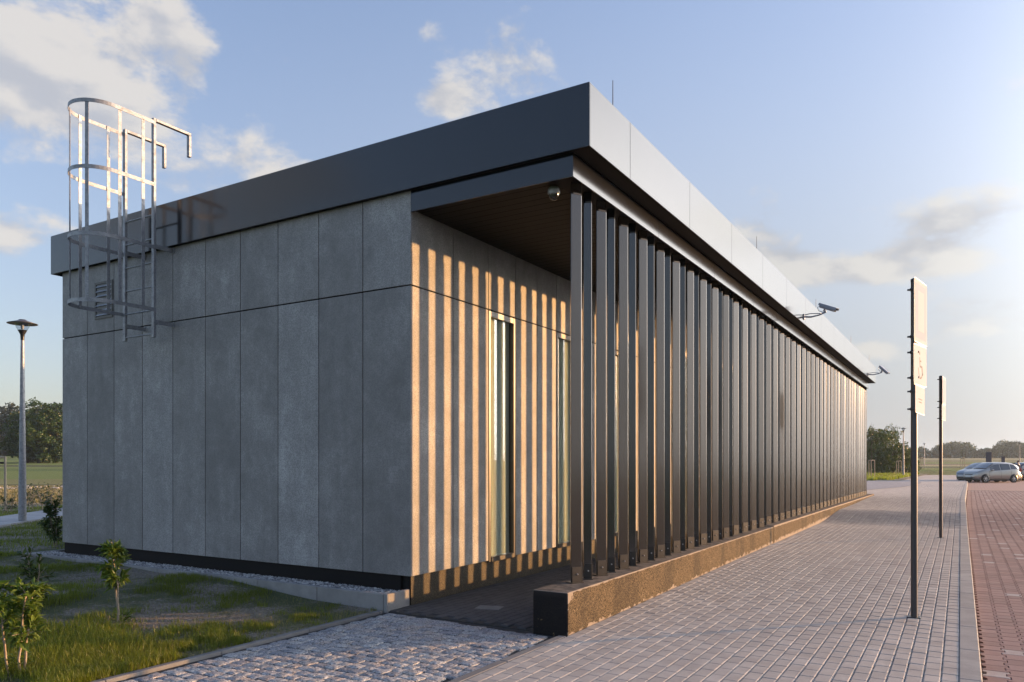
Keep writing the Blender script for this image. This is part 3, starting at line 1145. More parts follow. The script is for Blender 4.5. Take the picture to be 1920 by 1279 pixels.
cp.box(FX1 - .32, FX1 - .004, FY0 + .321, FY1 - .004, FZ1 + .001, FZ1 + .008)
cp.box(FX0 + .004, FX0 + .32, FY0 + .321, FY1 - .004, FZ1 + .001, FZ1 + .008)
part('coping', cp, M['fascia'], B)
part('roof', MB().box(FX0 + .02, FX1 - .02, FY0 + .02, FY1 - .02, 4.95, 5.12), M['roof'], B)

# beam under the roof edge
BZ0 = 4.40
part('beam', MB().box(X1 + .004, XS, YF - .002, YF + .014, BZ0, FZ0 + .003, bev=.0015), M['fascia'], B)
y = YF + .0145; nxt = 9.0
while y < YB - .01:
    ye = min(nxt, YB + .1)
    part('beam', MB().box(XS - .014, XS, y, ye - .005, BZ0, FZ0 + .003, bev=.0015), M['fascia'], B)
    y = ye; nxt += 2.4
part('beam_core', MB().box(XS - .24, XS - .016, YF + .016, YB + .1, BZ0 + .003, FZ0 - .01), M['black'], B)
# soffit boards
for i in range(164):
    y0 = YF + .02 + i * .15
    if y0 + .146 > YB: break
    mb = MB().box(0, (XS - .242) - (X1 - .01), 0, .145, 0, .012, bev=.003)
    if i == 0: sof = mb.mesh('soffit_board', M['soffit'])
    place('soffit_board', sof, B, (0 - .01, y0 - 6.64, BZ0 + .03))

# slats
def round_poly(poly, r, n=3):
    out = []
    m_ = len(poly)
    for i in range(m_):
        p = Vector(poly[i]); a = (Vector(poly[i - 1]) - p).normalized(); b = (Vector(poly[(i + 1) % m_]) - p).normalized()
        for k in range(n + 1):
            f = k / n
            q = p + a * r * (1 - f) ** 2 + b * r * f ** 2
            out.append((q.x, q.y))
    return out


def slat_mesh(poly, name):
    mb = MB()
    rp = round_poly(poly, .009, 4)
    n = len(rp)
    z0, z1 = .405, 4.285
    mb.add([(p[0], p[1], z0) for p in rp] + [(p[0], p[1], z1) for p in rp], [(i, (i + 1) % n, n + (i + 1) % n, n + i) for i in range(n)], False)
    mb.add([(p[0], p[1], z0) for p in rp] + [(p[0], p[1], z1) for p in rp], [tuple(range(n - 1, -1, -1)), tuple(range(n, 2 * n))])
    me = mb.mesh(name, M['slat'])
    return me


def area(poly):
    return sum(poly[i][0] * poly[(i + 1) % len(poly)][1] - poly[(i + 1) % len(poly)][0] * poly[i][1] for i in range(len(poly)))


# the two turned profiles alternate; both are given relative to their near front corner
odd = [(0, 0), (.0655, .1135), (.035, .135), (-.045, .135), (-.062, .112)]
f_ = Vector((.849, .528)); l_ = Vector((-.528, .849))
ev = [Vector((0, 0)), f_ * .084, f_ * .084 + l_ * .108, l_ * .108]
even = [(p.x, p.y) for p in ev]
assert area(odd) > 0 and area(even) > 0
me_odd, me_even = slat_mesh(odd, 'slat'), slat_mesh(even, 'slat')


def brackets(face_a, face_b, cx, cy, poly):
    """foot plate clasping the visible face, and the narrower clip at the head"""
    a = Vector((*face_a, 0)); b = Vector((*face_b, 0)); d = (b - a).normalized(); n = Vector((d.y, -d.x, 0))
    W = (b - a).length
    Mx = Matrix.Translation(a) @ Matrix(((d.x, n.x, 0, 0), (d.y, n.y, 0, 0), (0, 0, 1, 0), (0, 0, 0, 1)))
    foot = MB()
    foot.box(.012, W - .006, .001, .008, .402, .560, Mx, bev=.0015)
    foot.box(W - .0055, W + .002, -.05, .008, .402, .560, Mx, bev=.0015)
    foot.box(-.005, W + .01, -.09, .02, .396, .404, Mx)
    bolt = MB()
    bm_ = Mx @ Matrix.Translation((W * .55, .008, .485)) @ Matrix.Rotation(R(-90), 4, 'X')
    bolt.lathe([(0.0, .010), (.006, .010), (.009, .006), (.009, 0)], seg=6, M=bm_, smooth=False)
    head = MB()
    head.box(W * .22, W * .97, -.006, .001, 4.286, 4.304, Mx, bev=.0015)
    blk = MB().prism([(p[0] * .93 + cx * .07, p[1] * .93 + cy * .07) for p in poly], 4.334, 4.402)  # added filler above the slat, shaped to close its shadow below the beam
    blk.prism([(p[0] * .86 + cx * .14, p[1] * .86 + cy * .14) for p in poly], 4.286, 4.333)
    return foot.mesh('bracket', M['plateblack']), bolt.mesh('bolt', M['galv']), head.mesh('head_clip', M['plateblack']), blk.mesh('shadow_block', M['matt'])


bo = brackets(odd[0], odd[1], 0, .07, odd)
be = brackets(even[0], even[1], .007, .068, even)
for i in range(82):
    k = i // 2
    if i % 2 == 0: me, br_, px_, py_ = me_odd, bo, -3.415, 6.762 + .6 * k
    else: me, br_, px_, py_ = me_even, be, -3.430, 7.083 + .6 * k
    rz = random.uniform(-1, 1) * .022
    if i < 2: rz = 0
    s = place('slat', me, B, (px_ + 5.35 + random.uniform(-.002, .002), py_ - 6.64 + random.uniform(-.003, .003), 0), (0, 0, rz))
    place('bracket', br_[0], s)
    place('bolt', br_[1], s)
    place('head_clip', br_[2], s)
    place('shadow_block', br_[3], s)

# plinth below the slats, in two lengths
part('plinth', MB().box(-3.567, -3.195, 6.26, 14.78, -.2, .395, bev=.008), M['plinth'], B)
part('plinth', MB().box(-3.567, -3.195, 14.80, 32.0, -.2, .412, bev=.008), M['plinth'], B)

# ------------------------------------------------------------------ fixtures on the building
# lightning rods
for i, (x, y, h) in enumerate(((-3.30, 7.53, .47), (-3.30, 13.9, .42), (-3.30, 19.95, .42), (-3.30, 26.3, .42), (-3.30, 31.3, .42))):
    lb = ['thin lightning rod on the roof edge nearest the front corner of the pavilion', 'thin lightning rod second from the front corner on the long roof edge',
          'thin lightning rod on the roof edge rising behind the nearer wall camera', 'thin lightning rod on the roof edge between the two wall cameras',
          'thin lightning rod at the far end of the long roof edge'][i]
    t = thing('lightning_rod', lb, 'lightning rod', (x, y, FZ1 + .008), group='lightning rods along the roof edge')
    part('rod', MB().tube([(0, 0, 0), (0, 0, h)], [.007, .004], 6), M['post'], t, world=False)
    part('foot', MB().box(-.04, .04, -.04, .04, 0, .02, bev=.003), M['kerb'], t, world=False)

# dome camera
t = thing('dome_camera', 'small dark dome security camera hanging under the arcade ceiling behind the first slats', 'camera', (-3.66, 6.86, 4.40))
part('mount', MB().lathe([(0, .02), (.05, .02), (.062, .0), (.066, -.04), (.058, -.05)], seg=20), M['camhouse'], t, world=False)
part('dome', MB().lathe([(.056, -.048), (.053, -.075), (.040, -.098), (.020, -.110), (0, -.113)], seg=20), M['smoked'], t, world=False)


def cctv(loc, yaw, pitch, label):
    t = thing('wall_camera', label, 'camera', loc, 0, 'tube security cameras bracketed off the long roof edge')
    part('wall_plate', MB().box(0, .02, -.05, .05, -.07, .05, bev=.004), M['camhouse'], t, world=False)
    a = MB().tube([(.015, 0, -.01), (.15, -.02, -.03), (.32, -.05, -.01), (.47, -.08, .04)], [.022, .018, .016, .02], 8)
    a.tube([(.015, 0, .03), (.14, -.015, .045), (.27, -.04, .03), (.36, -.06, .02)], .010, 6)
    part('arm', a, M['camhouse'], t, world=False)
    H = place('housing', None, t, (.47, -.08, .06)); t_ = H
    H.rotation_euler = (0, R(pitch), R(yaw))
    bpy.data.objects.remove(H)
    Mx = Matrix.Translation((.47, -.08, .075)) @ Matrix.Rotation(R(yaw), 4, 'Z') @ Matrix.Rotation(R(pitch), 4, 'Y')
    body = MB().box(-.17, .20, -.05, .05, .01, .095, Mx, bev=.018)
    hs = part('housing', body, M['camhouse'], t, world=False)
    sh = MB().box(-.19, .235, -.056, .056, .096, .104, Mx, bev=.003)
    sh.box(-.19, .235, -.060, -.057, .05, .104, Mx); sh.box(-.19, .235, .057, .060, .05, .104, Mx)
    part('sunshield', sh, M['camhouse'], hs, world=False)
    part('lens', MB().box(.199, .204, -.036, .036, .02, .085, Mx), M['blackplastic'], hs, world=False)
    kn = MB().tube([Mx @ Vector((-.04, 0, .01)), Mx @ Vector((-.05, 0, -.03)), Vector((.46, -.08, .045))], [.022, .02, .026], 8)
    kn.tube([Mx @ Vector((-.17, 0, .04)), Mx @ Vector((-.22, 0, .0)), Mx @ Vector((-.16, 0, -.06)), Vector((.42, -.08, .03))], .008, 6)
    part('swivel', kn, M['camhouse'], t, world=False)


cctv((FX1, 17.36, 4.78), -20, 24, 'pale tube security camera on a bracket off the long roof edge, the nearer one')
cctv((FX1, 29.3, 4.72), -30, 42, 'pale tube security camera at the far end of the long roof edge')

# caged ladder
L = thing('caged_ladder', 'galvanised steel roof ladder with a round safety cage fixed high on the grey end wall', 'ladder', (-9.975, 6.64, 3.33))
lx0, lx1, ly = -10.31, -9.64, 6.37
for x in (lx0, lx1):
    zt = 6.33
    mb = MB()
    mb.box(x - .0275, x + .0275, ly - .02, ly + .02, 3.33, zt + .02, bev=.004)
    ye = ly + (.57 if x == lx1 else .63)
    mb.box(x - .0265, x + .0265, ly + .0205, ye, zt - .022, zt + .018, bev=.004)
    mb.box(x - .0275, x + .0275, ye - .04, ye + .001, 6.0, zt - .0225, bev=.004)
    part('rail', mb, M['galv'], L)
for k in range(6):
    z = 3.38 + .328 * k
    part('rung', MB().tube([(lx0 + .02, ly, z), (lx1 - .02, ly, z)], .0125, 8), M['galv'], L)
cy = 5.80; rr_ = .36; cx = (lx0 + lx1) / 2
U = [Vector((lx1 + .03, ly - .02, 0)), Vector((lx1 + .03, 6.1, 0))]
for k in range(25):
    a = math.pi * k / 24
    U.append(Vector((cx + (rr_ + .005) * math.cos(a), cy - rr_ * math.sin(a), 0)))
U += [Vector((lx0 - .03, 6.1, 0)), Vector((lx0 - .03, ly - .02, 0))]
for z in (6.285, 5.43, 4.57, 3.71):
    part('hoop', MB().bar([(p.x, p.y, z) for p in U], .05, .006, (0, 0, 1)), M['galv'], L)
for sx_, sy_ in ((-9.612, 6.20), (-9.612, 5.87), (-9.76, 5.51), (-10.235, 5.545), (-10.338, 5.74), (-10.338, 6.14), (-9.98, 5.438)):
    if sy_ > cy: n_ = Vector((1, 0, 0)) if sx_ > cx else Vector((-1, 0, 0)); base = Vector((sx_, sy_, 0))
    else:
        n_ = (Vector((sx_, sy_, 0)) - Vector((cx, cy, 0))).normalized(); base = Vector((cx, cy, 0)) + n_ * rr_
    if abs(sx_ + 9.98) < .001: continue
    tan_ = Vector((-n_.y, n_.x, 0)); base = base - n_ * .006
    part('strap', MB().bar([base + Vector((0, 0, 3.69)), base + Vector((0, 0, 6.31))], .045, .006, tan_), M['galv'], L)
for x in (lx0, lx1):
    for z in (4.58, 3.54):
        s = 1 if x == lx1 else 1
        mb = MB().box(x + .03, x + .036, ly - .02, YF - .001, z - .03, z + .03)
        mb.box(x + .037, x + .08, YF - .009, YF - .002, z - .035, z + .035)
        part('wall_bracket', mb, M['galv'], L)

# ------------------------------------------------------------------ signs by the kerb
def wheel_sign(px_, yc0):
    """raised print of a wheelchair user, in plate coordinates (u right, v up)"""
    pr = []
    for k in range(14):
        a = R(-200 + 20 * k); pr.append((.0 + .085 * math.cos(a), -.05 + .085 * math.sin(a)))
    return pr


def plate(t, y0, y1, z0, z1, x, mat, tilt, frame=None, prints=None, back=M['signback']):
    """plate standing along Y facing +X"""
    c = Vector((x, (y0 + y1) / 2, (z0 + z1) / 2))
    Mx = Matrix.Translation(c) @ Matrix.Rotation(tilt[0], 4, 'Z') @ Matrix.Rotation(tilt[1], 4, 'X')
    w, h = (y1 - y0) / 2, (z1 - z0) / 2
    pb_ = MB()
    poly = round_poly([(-w, -h), (w, -h), (w, h), (-w, h)], .035, 4)
    Rm = Mx @ Matrix(((0, 0, 1, 0), (1, 0, 0, 0), (0, 1, 0, 0), (0, 0, 0, 1)))
    pb_.prism(poly, -.0015, .0015, Rm)
    p = part('sign_plate', pb_, back, t, world=False)
    fc = MB().prism(round_poly([(-w + .006, -h + .006), (w - .006, -h + .006), (w - .006, h - .006), (-w + .006, h - .006)], .03, 4), .0018, .0028, Rm)
    part('face', fc, M['signwhite'], p, world=False)
    for lay_i, (nm, polys, mt) in enumerate(prints or []):
        mb = MB()
        for q in polys: mb.prism(q, .003 + .0009 * lay_i, .0036 + .0009 * lay_i, Rm)
        part(nm, mb, mt, p, world=False)
    return p


def strokes(pts, w):
    out = []
    for a, b in zip(pts, pts[1:]):
        a = Vector(a); b = Vector(b); d = (b - a).normalized(); n = Vector((-d.y, d.x)) * w / 2
        a2 = a - d * w * .2; b2 = b + d * w * .2
        out.append([tuple(a2 - n), tuple(b2 - n), tuple(b2 + n), tuple(a2 + n)])
    return out


def wheelchair():
    s = []
    s += strokes([(.085 * math.cos(R(170 + 18 * k)) + .0, -.045 + .085 * math.sin(R(170 + 18 * k))) for k in range(13)], .018)
    s += strokes([(-.035, .08), (-.025, -.01), (.055, -.01), (.085, -.09), (.11, -.08)], .022)
    s += strokes([(-.03, .045), (.035, .045)], .016)
    s.append([(-.037 + .022 * math.cos(R(45 * k)), .125 + .022 * math.sin(R(45 * k))) for k in range(8)])
    return [[(-x, y) for x, y in reversed(q)] for q in s] if False else s


def sign_post(x, y, top, label, n_plates, cat_group):
    z0 = zs(y)
    t = thing('sign_post', label, 'sign', (x, y, z0), 0, cat_group)
    part('post', MB().tube([(0, 0, -.1), (0, 0, top - z0)], .031, 16), M['post'], t, world=False)
    part('cap', MB().lathe([(.033, -.02), (.033, .004), (.02, .012), (0, .014)], (0, 0, top - z0), 16), M['blackplastic'], t, world=False)
    inner = [((-.19, -.235), (.19, .255))]
    T = top - z0
    if n_plates == 3:
        fr = [[(-.215, -.275), (.215, -.275), (.215, .275), (-.215, .275)]]
        plate(t, -.20, .33, T - .655, T - .01, .055, M['signwhite'], (R(-9.5), 0), prints=[('field', fr, M['signpale']), ('inner_panel', [[(-.13, -.20), (.13, -.20), (.13, .21), (-.13, .21)]], M['signwhite'])])  # pale field and plain inner panel stand for print washed out by glare
        plate(t, -.20, .37, T - 1.08, T - .665, .05, M['signwhite'], (R(-8.5), R(1)), prints=[('pictogram', wheelchair(), M['signgrey'])])  # pictogram in grey, the wash of reflection put into its print colour
        plate(t, -.19, .29, T - 1.37, T - 1.085, .05, M['signwhite'], (R(-7), R(-1)), prints=[('small_print', [[(-.10, .0), (.10, .0), (.10, .012), (-.10, .012)], [(-.08, -.03), (.08, -.03), (.08, -.018), (-.08, -.018)]], M['signgrey'])])
        zc = [T - .10, T - .58, T - .74, T - 1.0, T - 1.14, T - 1.32]
    else:
        plate(t, -.20, .33, T - .56, T - .02, .055, M['signwhite'], (R(-5), 0), prints=[('field', [[(-.21, -.22), (.21, -.22), (.21, .22), (-.21, .22)]], M['signpale'])])
        plate(t, -.20, .33, T - .88, T - .565, .05, M['signwhite'], (R(-5.5), 0))
        zc = [T - .06, T - .5, T - .62, T - .84]
    for z in zc:
        mb = MB().lathe([(.031, -.013), (.040, -.013), (.040, .013), (.031, .013)], (0, 0, z), 14)
        mb.box(-.062, -.038, -.010, .010, z - .008, z + .008)
        mb.box(.030, .0445, -.016, .016, z - .010, z + .010)
        part('clamp', mb, M['post'], t, world=False)
    part('foot_collar', MB().box(-.06, .06, -.06, .06, -.02, .006, bev=.003), M['blackplastic'], t, world=False)


sign_post(-.503, 8.74, 3.47, 'tall grey sign post carrying three white plates, the nearer of the two by the kerb', 3, None)
sign_post(-.53, 17.4, 3.33, 'smaller-looking grey sign post farther along the kerb with two white plates', 2, None)


# ------------------------------------------------------------------ lamps
def lamp(loc, h, label):
    t = thing('street_lamp', label, 'street lamp', loc, 0, 'park lamps with flat round shades')
    part('pole', MB().tube([(0, 0, -.1), (0, 0, .9), (0, 0, h - .42)], [.092, .085, .038], 14), M['galv'], t, world=False)
    part('base_plate', MB().box(-.16, .16, -.16, .16, -.05, .012, bev=.004), M['galv'], t, world=False)
    part('collar', MB().lathe([(.04, -.50), (.045, -.43), (.05, -.36), (.095, -.27), (.10, -.25)], (0, 0, h), 16), M['blackplastic'], t, world=False)
    part('glass_bowl', MB().lathe([(.095, -.27), (.15, -.16), (.17, -.075)], (0, 0, h), 20), M['bowl'], t, world=False)
    part('bulb', MB().lathe([(0, -.1), (.03, -.12), (.04, -.17), (.03, -.22), (0, -.24)], (0, 0, h), 10), M['signwhite'], t, world=False)
    part('shade', MB().lathe([(0, .02), (.08, .012), (.10, -.01), (.22, -.05), (.335, -.085), (.335, -.095), (.2, -.075), (0, -.06)], (0, 0, h), 28), M['lampshade'], t, world=False)


lamp((-20.25, 9.83, .10), 5.06, 'galvanised street lamp with a flat round shade on the lawn beside the concrete path')
lamp((-5.86, 85.3, .12), 5.0, 'galvanised street lamp beside the leafy trees past the far end of the pavilion')
p = at(1733, 148, 0); lamp((p.x, p.y, terrain_z(p.x, p.y)), 4.4, 'distant street lamp seen between the two sign posts in front of the tree line')
p = at(1912, 150, 0); lamp((p.x, p.y, terrain_z(p.x, p.y) - .5), 5.2, 'distant street lamp rising above the parked cars')


# ------------------------------------------------------------------ plants
def leaf_quad(mb, p, d, n, L, W, fold=.25):
    """a leaf as two folded quads: base, widest, tip"""
    d = d.normalized(); s = d.cross(n)
    s = s.normalized() if s.length > 1e-5 else d.orthogonal().normalized()
    u = s.cross(d)
    a = p; b = p + d * L * .45 + s * W / 2 + u * W * fold; c = p + d * L - u * L * .15; e = p + d * L * .45 - s * W / 2 + u * W * fold; m_ = p + d * L * .5
    mb.add([a, b, c, e, m_], [(0, 1, 4), (1, 2, 4), (0, 4, 3), (4, 2, 3)])


def rvec(r):
    while True:
        v = Vector((r.uniform(-1, 1), r.uniform(-1, 1), r.uniform(-1, 1)))
        if .05 < v.length < 1: return v.normalized()


def grass_patch(name, n, region, hf, mat, seed, wid=.004, dens=None, lean=.5):
    r = random.Random(seed); mb = MB(); cnt = 0; tries = 0
    vs, fs = [], []
    while cnt < n and tries < n * 12:
        tries += 1
        x, y, z = region(r)
        if x is None: continue
        if dens and r.random() > dens(x, y): continue
        h = hf(x, y) * r.uniform(.5, 1.25)
        a = r.uniform(0, 6.283); w = wid * r.uniform(.6, 1.3)
        lx, ly = math.cos(a), math.sin(a); b = r.uniform(0, 6.283); l = h * r.uniform(.1, lean)
        bx, by = math.cos(b) * l, math.sin(b) * l
        o = len(vs)
        vs += [(x - lx * w, y - ly * w, z - .004), (x + lx * w, y + ly * w, z - .004), (x + lx * w * .7 + bx * .35, y + ly * w * .7 + by * .35, z + h * .6), (x - lx * w * .7 + bx * .35, y - ly * w * .7 + by * .35, z + h * .6), (x + bx, y + by, z + h * .95)]
        fs += [(o, o + 1, o + 2, o + 3), (o + 3, o + 2, o + 4)]
        cnt += 1
    mb.v, mb.f, mb.sm = vs, fs, [False] * len(fs)
    return place(name, mb.mesh(name, mat), None, kind='stuff')


def patchy(x, y):
    n = noise.noise(Vector((x * 1.3, y * 1.3, 1.7))) + .5 * noise.noise(Vector((x * 3.7, y * 3.7, 5))) + .25 * noise.noise(Vector((x * 11, y * 11, 9)))
    front = min(1, max(0, (4.9 + (x + 5.5) * .10 - y) / 1.2))
    return min(1, max(.015, (n + .02 + .46 * front) * 2.2))


def reg_lawn(r):
    # denser towards the viewer
    y = 6.25 - 4.6 * r.random(); x = -5.50 - 9.5 * r.random() ** 1.5
    q = px_of(x, y)
    if not q or q[0] < -650 or q[1] > 1500: return None, None, None
    return x, y, lawn_left(x, y)


grass_patch('grass', 110000, reg_lawn, lambda x, y: .035 + .055 * patchy(x, y) * (1.0 if y < 4.6 else .5), M['grass'], 21, .0022, patchy)
grass_patch('dry_grass', 9000, reg_lawn, lambda x, y: .035, M['drygrass'], 22, .002, lambda x, y: .9 if patchy(x, y) < .6 else .1, .9)


def reg_lawn2(r):
    x = -13 - 14 * r.random(); y = 3 + 12 * r.random()
    q = px_of(x, y)
    if not q or q[0] < -300: return None, None, None
    # keep off the path
    A = Vector((-17.9, 6.2)); d = (Vector((-25.0, 14.4)) - A).normalized(); v_ = Vector((x, y)) - A
    if abs(v_.x * d.y - v_.y * d.x) < .78: return None, None, None
    if y < 6.4 and x > -12.9: return None, None, None
    z = lawn_left(x, y) if y < 6.3 else lawn_left(x, 6.3) * (1 - (y - 6.3) / 12) + .11 * (y - 6.3) / 12
    return x, y, z


grass_patch('grass', 50000, reg_lawn2, lambda x, y: .055, M['grass'], 23, .0045, lambda x, y: min(1, max(.12, .75 + 1.2 * noise.noise(Vector((x * .7, y * .7, 4))))))


def reg_verge(r):
    x = -15 + 9.6 * r.random(); y = 42 + 66 * r.random()
    q = px_of(x, y)
    if not q or q[0] < 1600 or q[0] > 1760: return None, None, None
    w = .5 + 3.2 * math.sin(min(1, (y - 36) / 34) * math.pi * .9) if y < 70 else 0
    if x > -5.6 - w * .6: return None, None, None
    return x, y, .18


grass_patch('tall_grass', 14000, reg_verge, lambda x, y: .28, M['grass'], 24, .03, None, .6)


def reg_edge(r):
    d = r.uniform(100, 112); x_ = r.uniform(1700, 1990)
    p = at(x_, d, 0)
    return p.x, p.y, terrain_z(p.x, p.y) - .05


def sapling(loc, h, label, n_leaf, spread, stems, seed, mat=None, single=False, leafL=.07, low=.35, cat='sapling', name='sapling'):
    r = random.Random(seed)
    t = thing(name, label, cat, loc)
    mb = MB(); nodes = []
    for s in range(stems):
        a = r.uniform(0, 6.28); pts = []
        bx, by = math.cos(a) * .02 * stems, math.sin(a) * .02 * stems
        ex, ey = math.cos(a) * spread * .4, math.sin(a) * spread * .4
        hh = h * r.uniform(.8, 1.0)
        for k in range(7):
            f = k / 6
            pts.append(Vector((bx + ex * f ** 1.5 + r.uniform(-1, 1) * .01, by + ey * f ** 1.5 + r.uniform(-1, 1) * .01, hh * f)))
        mb.tube(pts, [.008 * (1 - .7 * k / 6) + .002 for k in range(7)], 6)
        for k in range(2, 7):
            for _ in range(3):
                f = r.uniform(low, 1)
                i = min(5, int(f * 6)); p = pts[i].lerp(pts[i + 1], f * 6 - i)
                d = Vector((r.uniform(-1, 1), r.uniform(-1, 1), r.uniform(.1, .9))).normalized()
                L = spread * r.uniform(.35, .9) * (1.15 - f * .5)
                e = p + d * L
                mb.tube([p, p.lerp(e, .5) + Vector((0, 0, .01)), e], [.004, .003, .0015], 5)
                nodes.append((p, e, d))
        nodes.append((pts[4], pts[6], Vector((0, 0, 1))))
    part('stem', mb, M['stem'], t, world=False)
    lm = mat or M['leaf']
    if single:
        lb = MB(); leaf_quad(lb, Vector((0, 0, 0)), Vector((1, 0, 0)), Vector((0, 0, 1)), 1, .42)
        me = lb.mesh('leaf', lm)
    fol = MB()
    for i in range(n_leaf):
        p, e, d = r.choice(nodes)
        q = p.lerp(e, r.uniform(.25, 1.05))
        dd = (d + rvec(r) * .9 + Vector((0, 0, -.15))).normalized()
        L = leafL * r.uniform(.6, 1.2)
        nrm = (Vector((0, 0, 1)) + rvec(r) * .5).normalized()
        if single:
            s = nrm.cross(dd).normalized(); u = dd.cross(s)
            m3 = Matrix((dd, s, u)).transposed()
            place('leaf', me, t, q, m3.to_euler(), (L, L, L))
        else:
            leaf_quad(fol, q, dd, nrm, L, L * .42)
    if single:
        for i in range(n_leaf):
            p, e, d = r.choice(nodes)
            q = p.lerp(e, r.uniform(.1, 1.1)) + rvec(r) * .02
            leaf_quad(fol, q, (d + rvec(r)).normalized(), (Vector((0, 0, 1)) + rvec(r) * .6).normalized(), leafL * r.uniform(.4, .8), leafL * .3)
        for i in range(60):
            a = r.uniform(0, 6.28); q = Vector((math.cos(a), math.sin(a), 0)) * r.uniform(0, .10) + Vector((0, 0, r.uniform(.01, .12)))
            leaf_quad(fol, q, Vector((math.cos(a), math.sin(a), .5)), Vector((0, 0, 1)), leafL * r.uniform(.4, .8), leafL * .3)
        place('foliage', fol.mesh('foliage', lm), t, kind='stuff')
    if not single: place('foliage', fol.mesh('foliage', lm), t, kind='stuff')
    return t


def lz(x, y): return lawn_left(x, y)


p = pix(28, 1262, .0); sapling((p.x, p.y, lz(p.x, p.y)), .80, 'leafy young shrub lit by the sun on three pale stems at the lawn corner', 300, .21, 3, 31, single=True, leafL=.105, low=.3)
p = pix(228, 1166, .07); sapling((p.x, p.y, lz(p.x, p.y)), .86, 'young leafy sapling in the shade in front of the cladding of the end wall', 290, .18, 2, 33, single=True, leafL=.10, low=.45)
p = pix(66, 1135, .08); sapling((p.x, p.y, lz(p.x, p.y)), .55, 'dark low sapling in the shaded grass between the two leafier ones', 220, .15, 2, 35, mat=M['darkleaf'], leafL=.08, low=.1)
p = pix(112, 1025, .14); sapling((p.x, p.y, .13), .85, 'bushy green shrub at the back corner of the end wall', 700, .26, 4, 37, mat=M['midleaf'], leafL=.09, low=.1)
p = pix(4, 1050, .1); sapling((p.x - .1, p.y, .1), .4, 'small dark seedling at the very edge of the shaded lawn', 60, .12, 1, 38, mat=M['darkleaf'], leafL=.06, low=.1)
# weeds on the bare strip behind the path
for i, (x_, y_, s_, lb) in enumerate(((60, 955, .8, 'straggly weed behind the concrete path just right of the lamp post'), (85, 958, .9, 'tallest straggly weed on the bare strip between the lamp and the pavilion'), (20, 962, .5, 'low straggly weed beside the staked young tree'), (100, 962, .6, 'broad low weed on the bare strip against the pavilion edge'))):
    p = pix(x_, y_, .1)
    sapling((p.x, p.y, .1), s_, lb, 130, s_ * .55, 4, 40 + i, mat=M['midleaf'], leafL=.10, low=.1, cat='weed', name='weed')
# pale stones along the field edge
rg = random.Random(8); mb = MB()
for _ in range(45):
    p = at(rg.uniform(-20, 125), rg.uniform(44, 50), 0)
    s = rg.uniform(.05, .17)
    mb.add([(p.x + v_[0] * s, p.y + v_[1] * s, .1 + v_[2] * s * .5) for v_ in icov], icof)
place('stones', mb.mesh('stones', M['stone']), None, kind='stuff')
mb = MB()
for _ in range(9000):
    p = at(rg.uniform(-30, 130), rg.uniform(25, 50), 0)
    h = rg.uniform(.04, .13)
    a = rg.uniform(0, 6.28); w = .02
    mb.add([(p.x - math.cos(a) * w, p.y - math.sin(a) * w, .05), (p.x + math.cos(a) * w, p.y + math.sin(a) * w, .05), (p.x + rg.uniform(-.06, .06), p.y + rg.uniform(-.06, .06), .06 + h)], [(0, 1, 2)])
place('dry_stubble', mb.mesh('dry_stubble', M['drygrass']), None, kind='stuff')


def staked_tree(loc, label, h_tree, seed, buds=True, stakes=3):
    r = random.Random(seed)
    t = thing('staked_tree', label, 'young tree', loc)
    S = []
    for k in range(stakes):
        a = 2 * math.pi * k / stakes + .5
        S.append((math.cos(a) * .28, math.sin(a) * .28))
    for x, y in S:
        part('stake', MB().tube([(x, y, -.1), (x, y, 1.72)], .035, 8), M['stake'], t, world=False)
    for i in range(stakes):
        a, b = S[i], S[(i + 1) % stakes]
        part('crossbar', MB().tube([(a[0], a[1], 1.69), (b[0], b[1], 1.69)], .032, 8), M['stake'], t, world=False)
    part('tie', MB().bar([(S[0][0], S[0][1], 1.52), (0, .03, 1.52), (S[1][0], S[1][1], 1.52), (0, -.03, 1.52), (S[0][0], S[0][1], 1.52)], .06, .01, (0, 0, 1)), M['belt'], t, world=False)
    mb = MB()
    pts = [Vector((r.uniform(-.02, .02), r.uniform(-.02, .02), h_tree * k / 8)) for k in range(9)]
    mb.tube(pts, [.035 * (1 - .85 * k / 8) for k in range(9)], 8)
    lf = MB()
    for _ in range(9):
        f = r.uniform(.45, .95); i = int(f * 8); p = pts[i]
        a = r.uniform(0, 6.28); L = r.uniform(.4, 1.0)
        q = [p + Vector((math.cos(a) * L * s * .6, math.sin(a) * L * s * .6, L * s ** 1.0 * .9)) for s in (0, .35, .7, 1)]
        mb.tube(q, [.012, .009, .006, .003], 5)
        for j in range(9):
            s = r.uniform(.3, 1); i2 = min(2, int(s * 3)); c = q[i2].lerp(q[i2 + 1], s * 3 - i2)
            leaf_quad(lf, c, rvec(r), rvec(r), .05 * r.uniform(.6, 1.4), .03)
    part('trunk', mb, M['bark'], t, world=False)
    place('foliage', lf.mesh('foliage', M['leaf']), t, kind='stuff')
    return t


p = pix(4, 960, .1); staked_tree((p.x - .35, p.y, .08), 'bare young tree tied between stakes left of the street lamp', 4.1, 50)
p = at(1634, 70, 0); staked_tree((p.x, p.y, .15), 'young tree tied to pale stakes right against the far end of the pavilion', 5.2, 51)
p = at(1685, 85, 0); staked_tree((p.x, p.y, .12), 'young tree tied to stakes just left of the lamp beyond the pavilion', 2.6, 52)
p = at(1727, 118, 0); staked_tree((p.x, p.y, terrain_z(p.x, p.y)), 'staked young tree at the edge of the field between the sign posts', 2.4, 53)
p = at(1805, 116, 0); staked_tree((p.x, p.y, terrain_z(p.x, p.y)), 'staked young tree at the field edge left of the parked cars', 3.0, 54)
p = at(1880, 125, 0); staked_tree((p.x, p.y, terrain_z(p.x, p.y)), 'staked young tree behind the roofs of the parked cars', 3.0, 55)


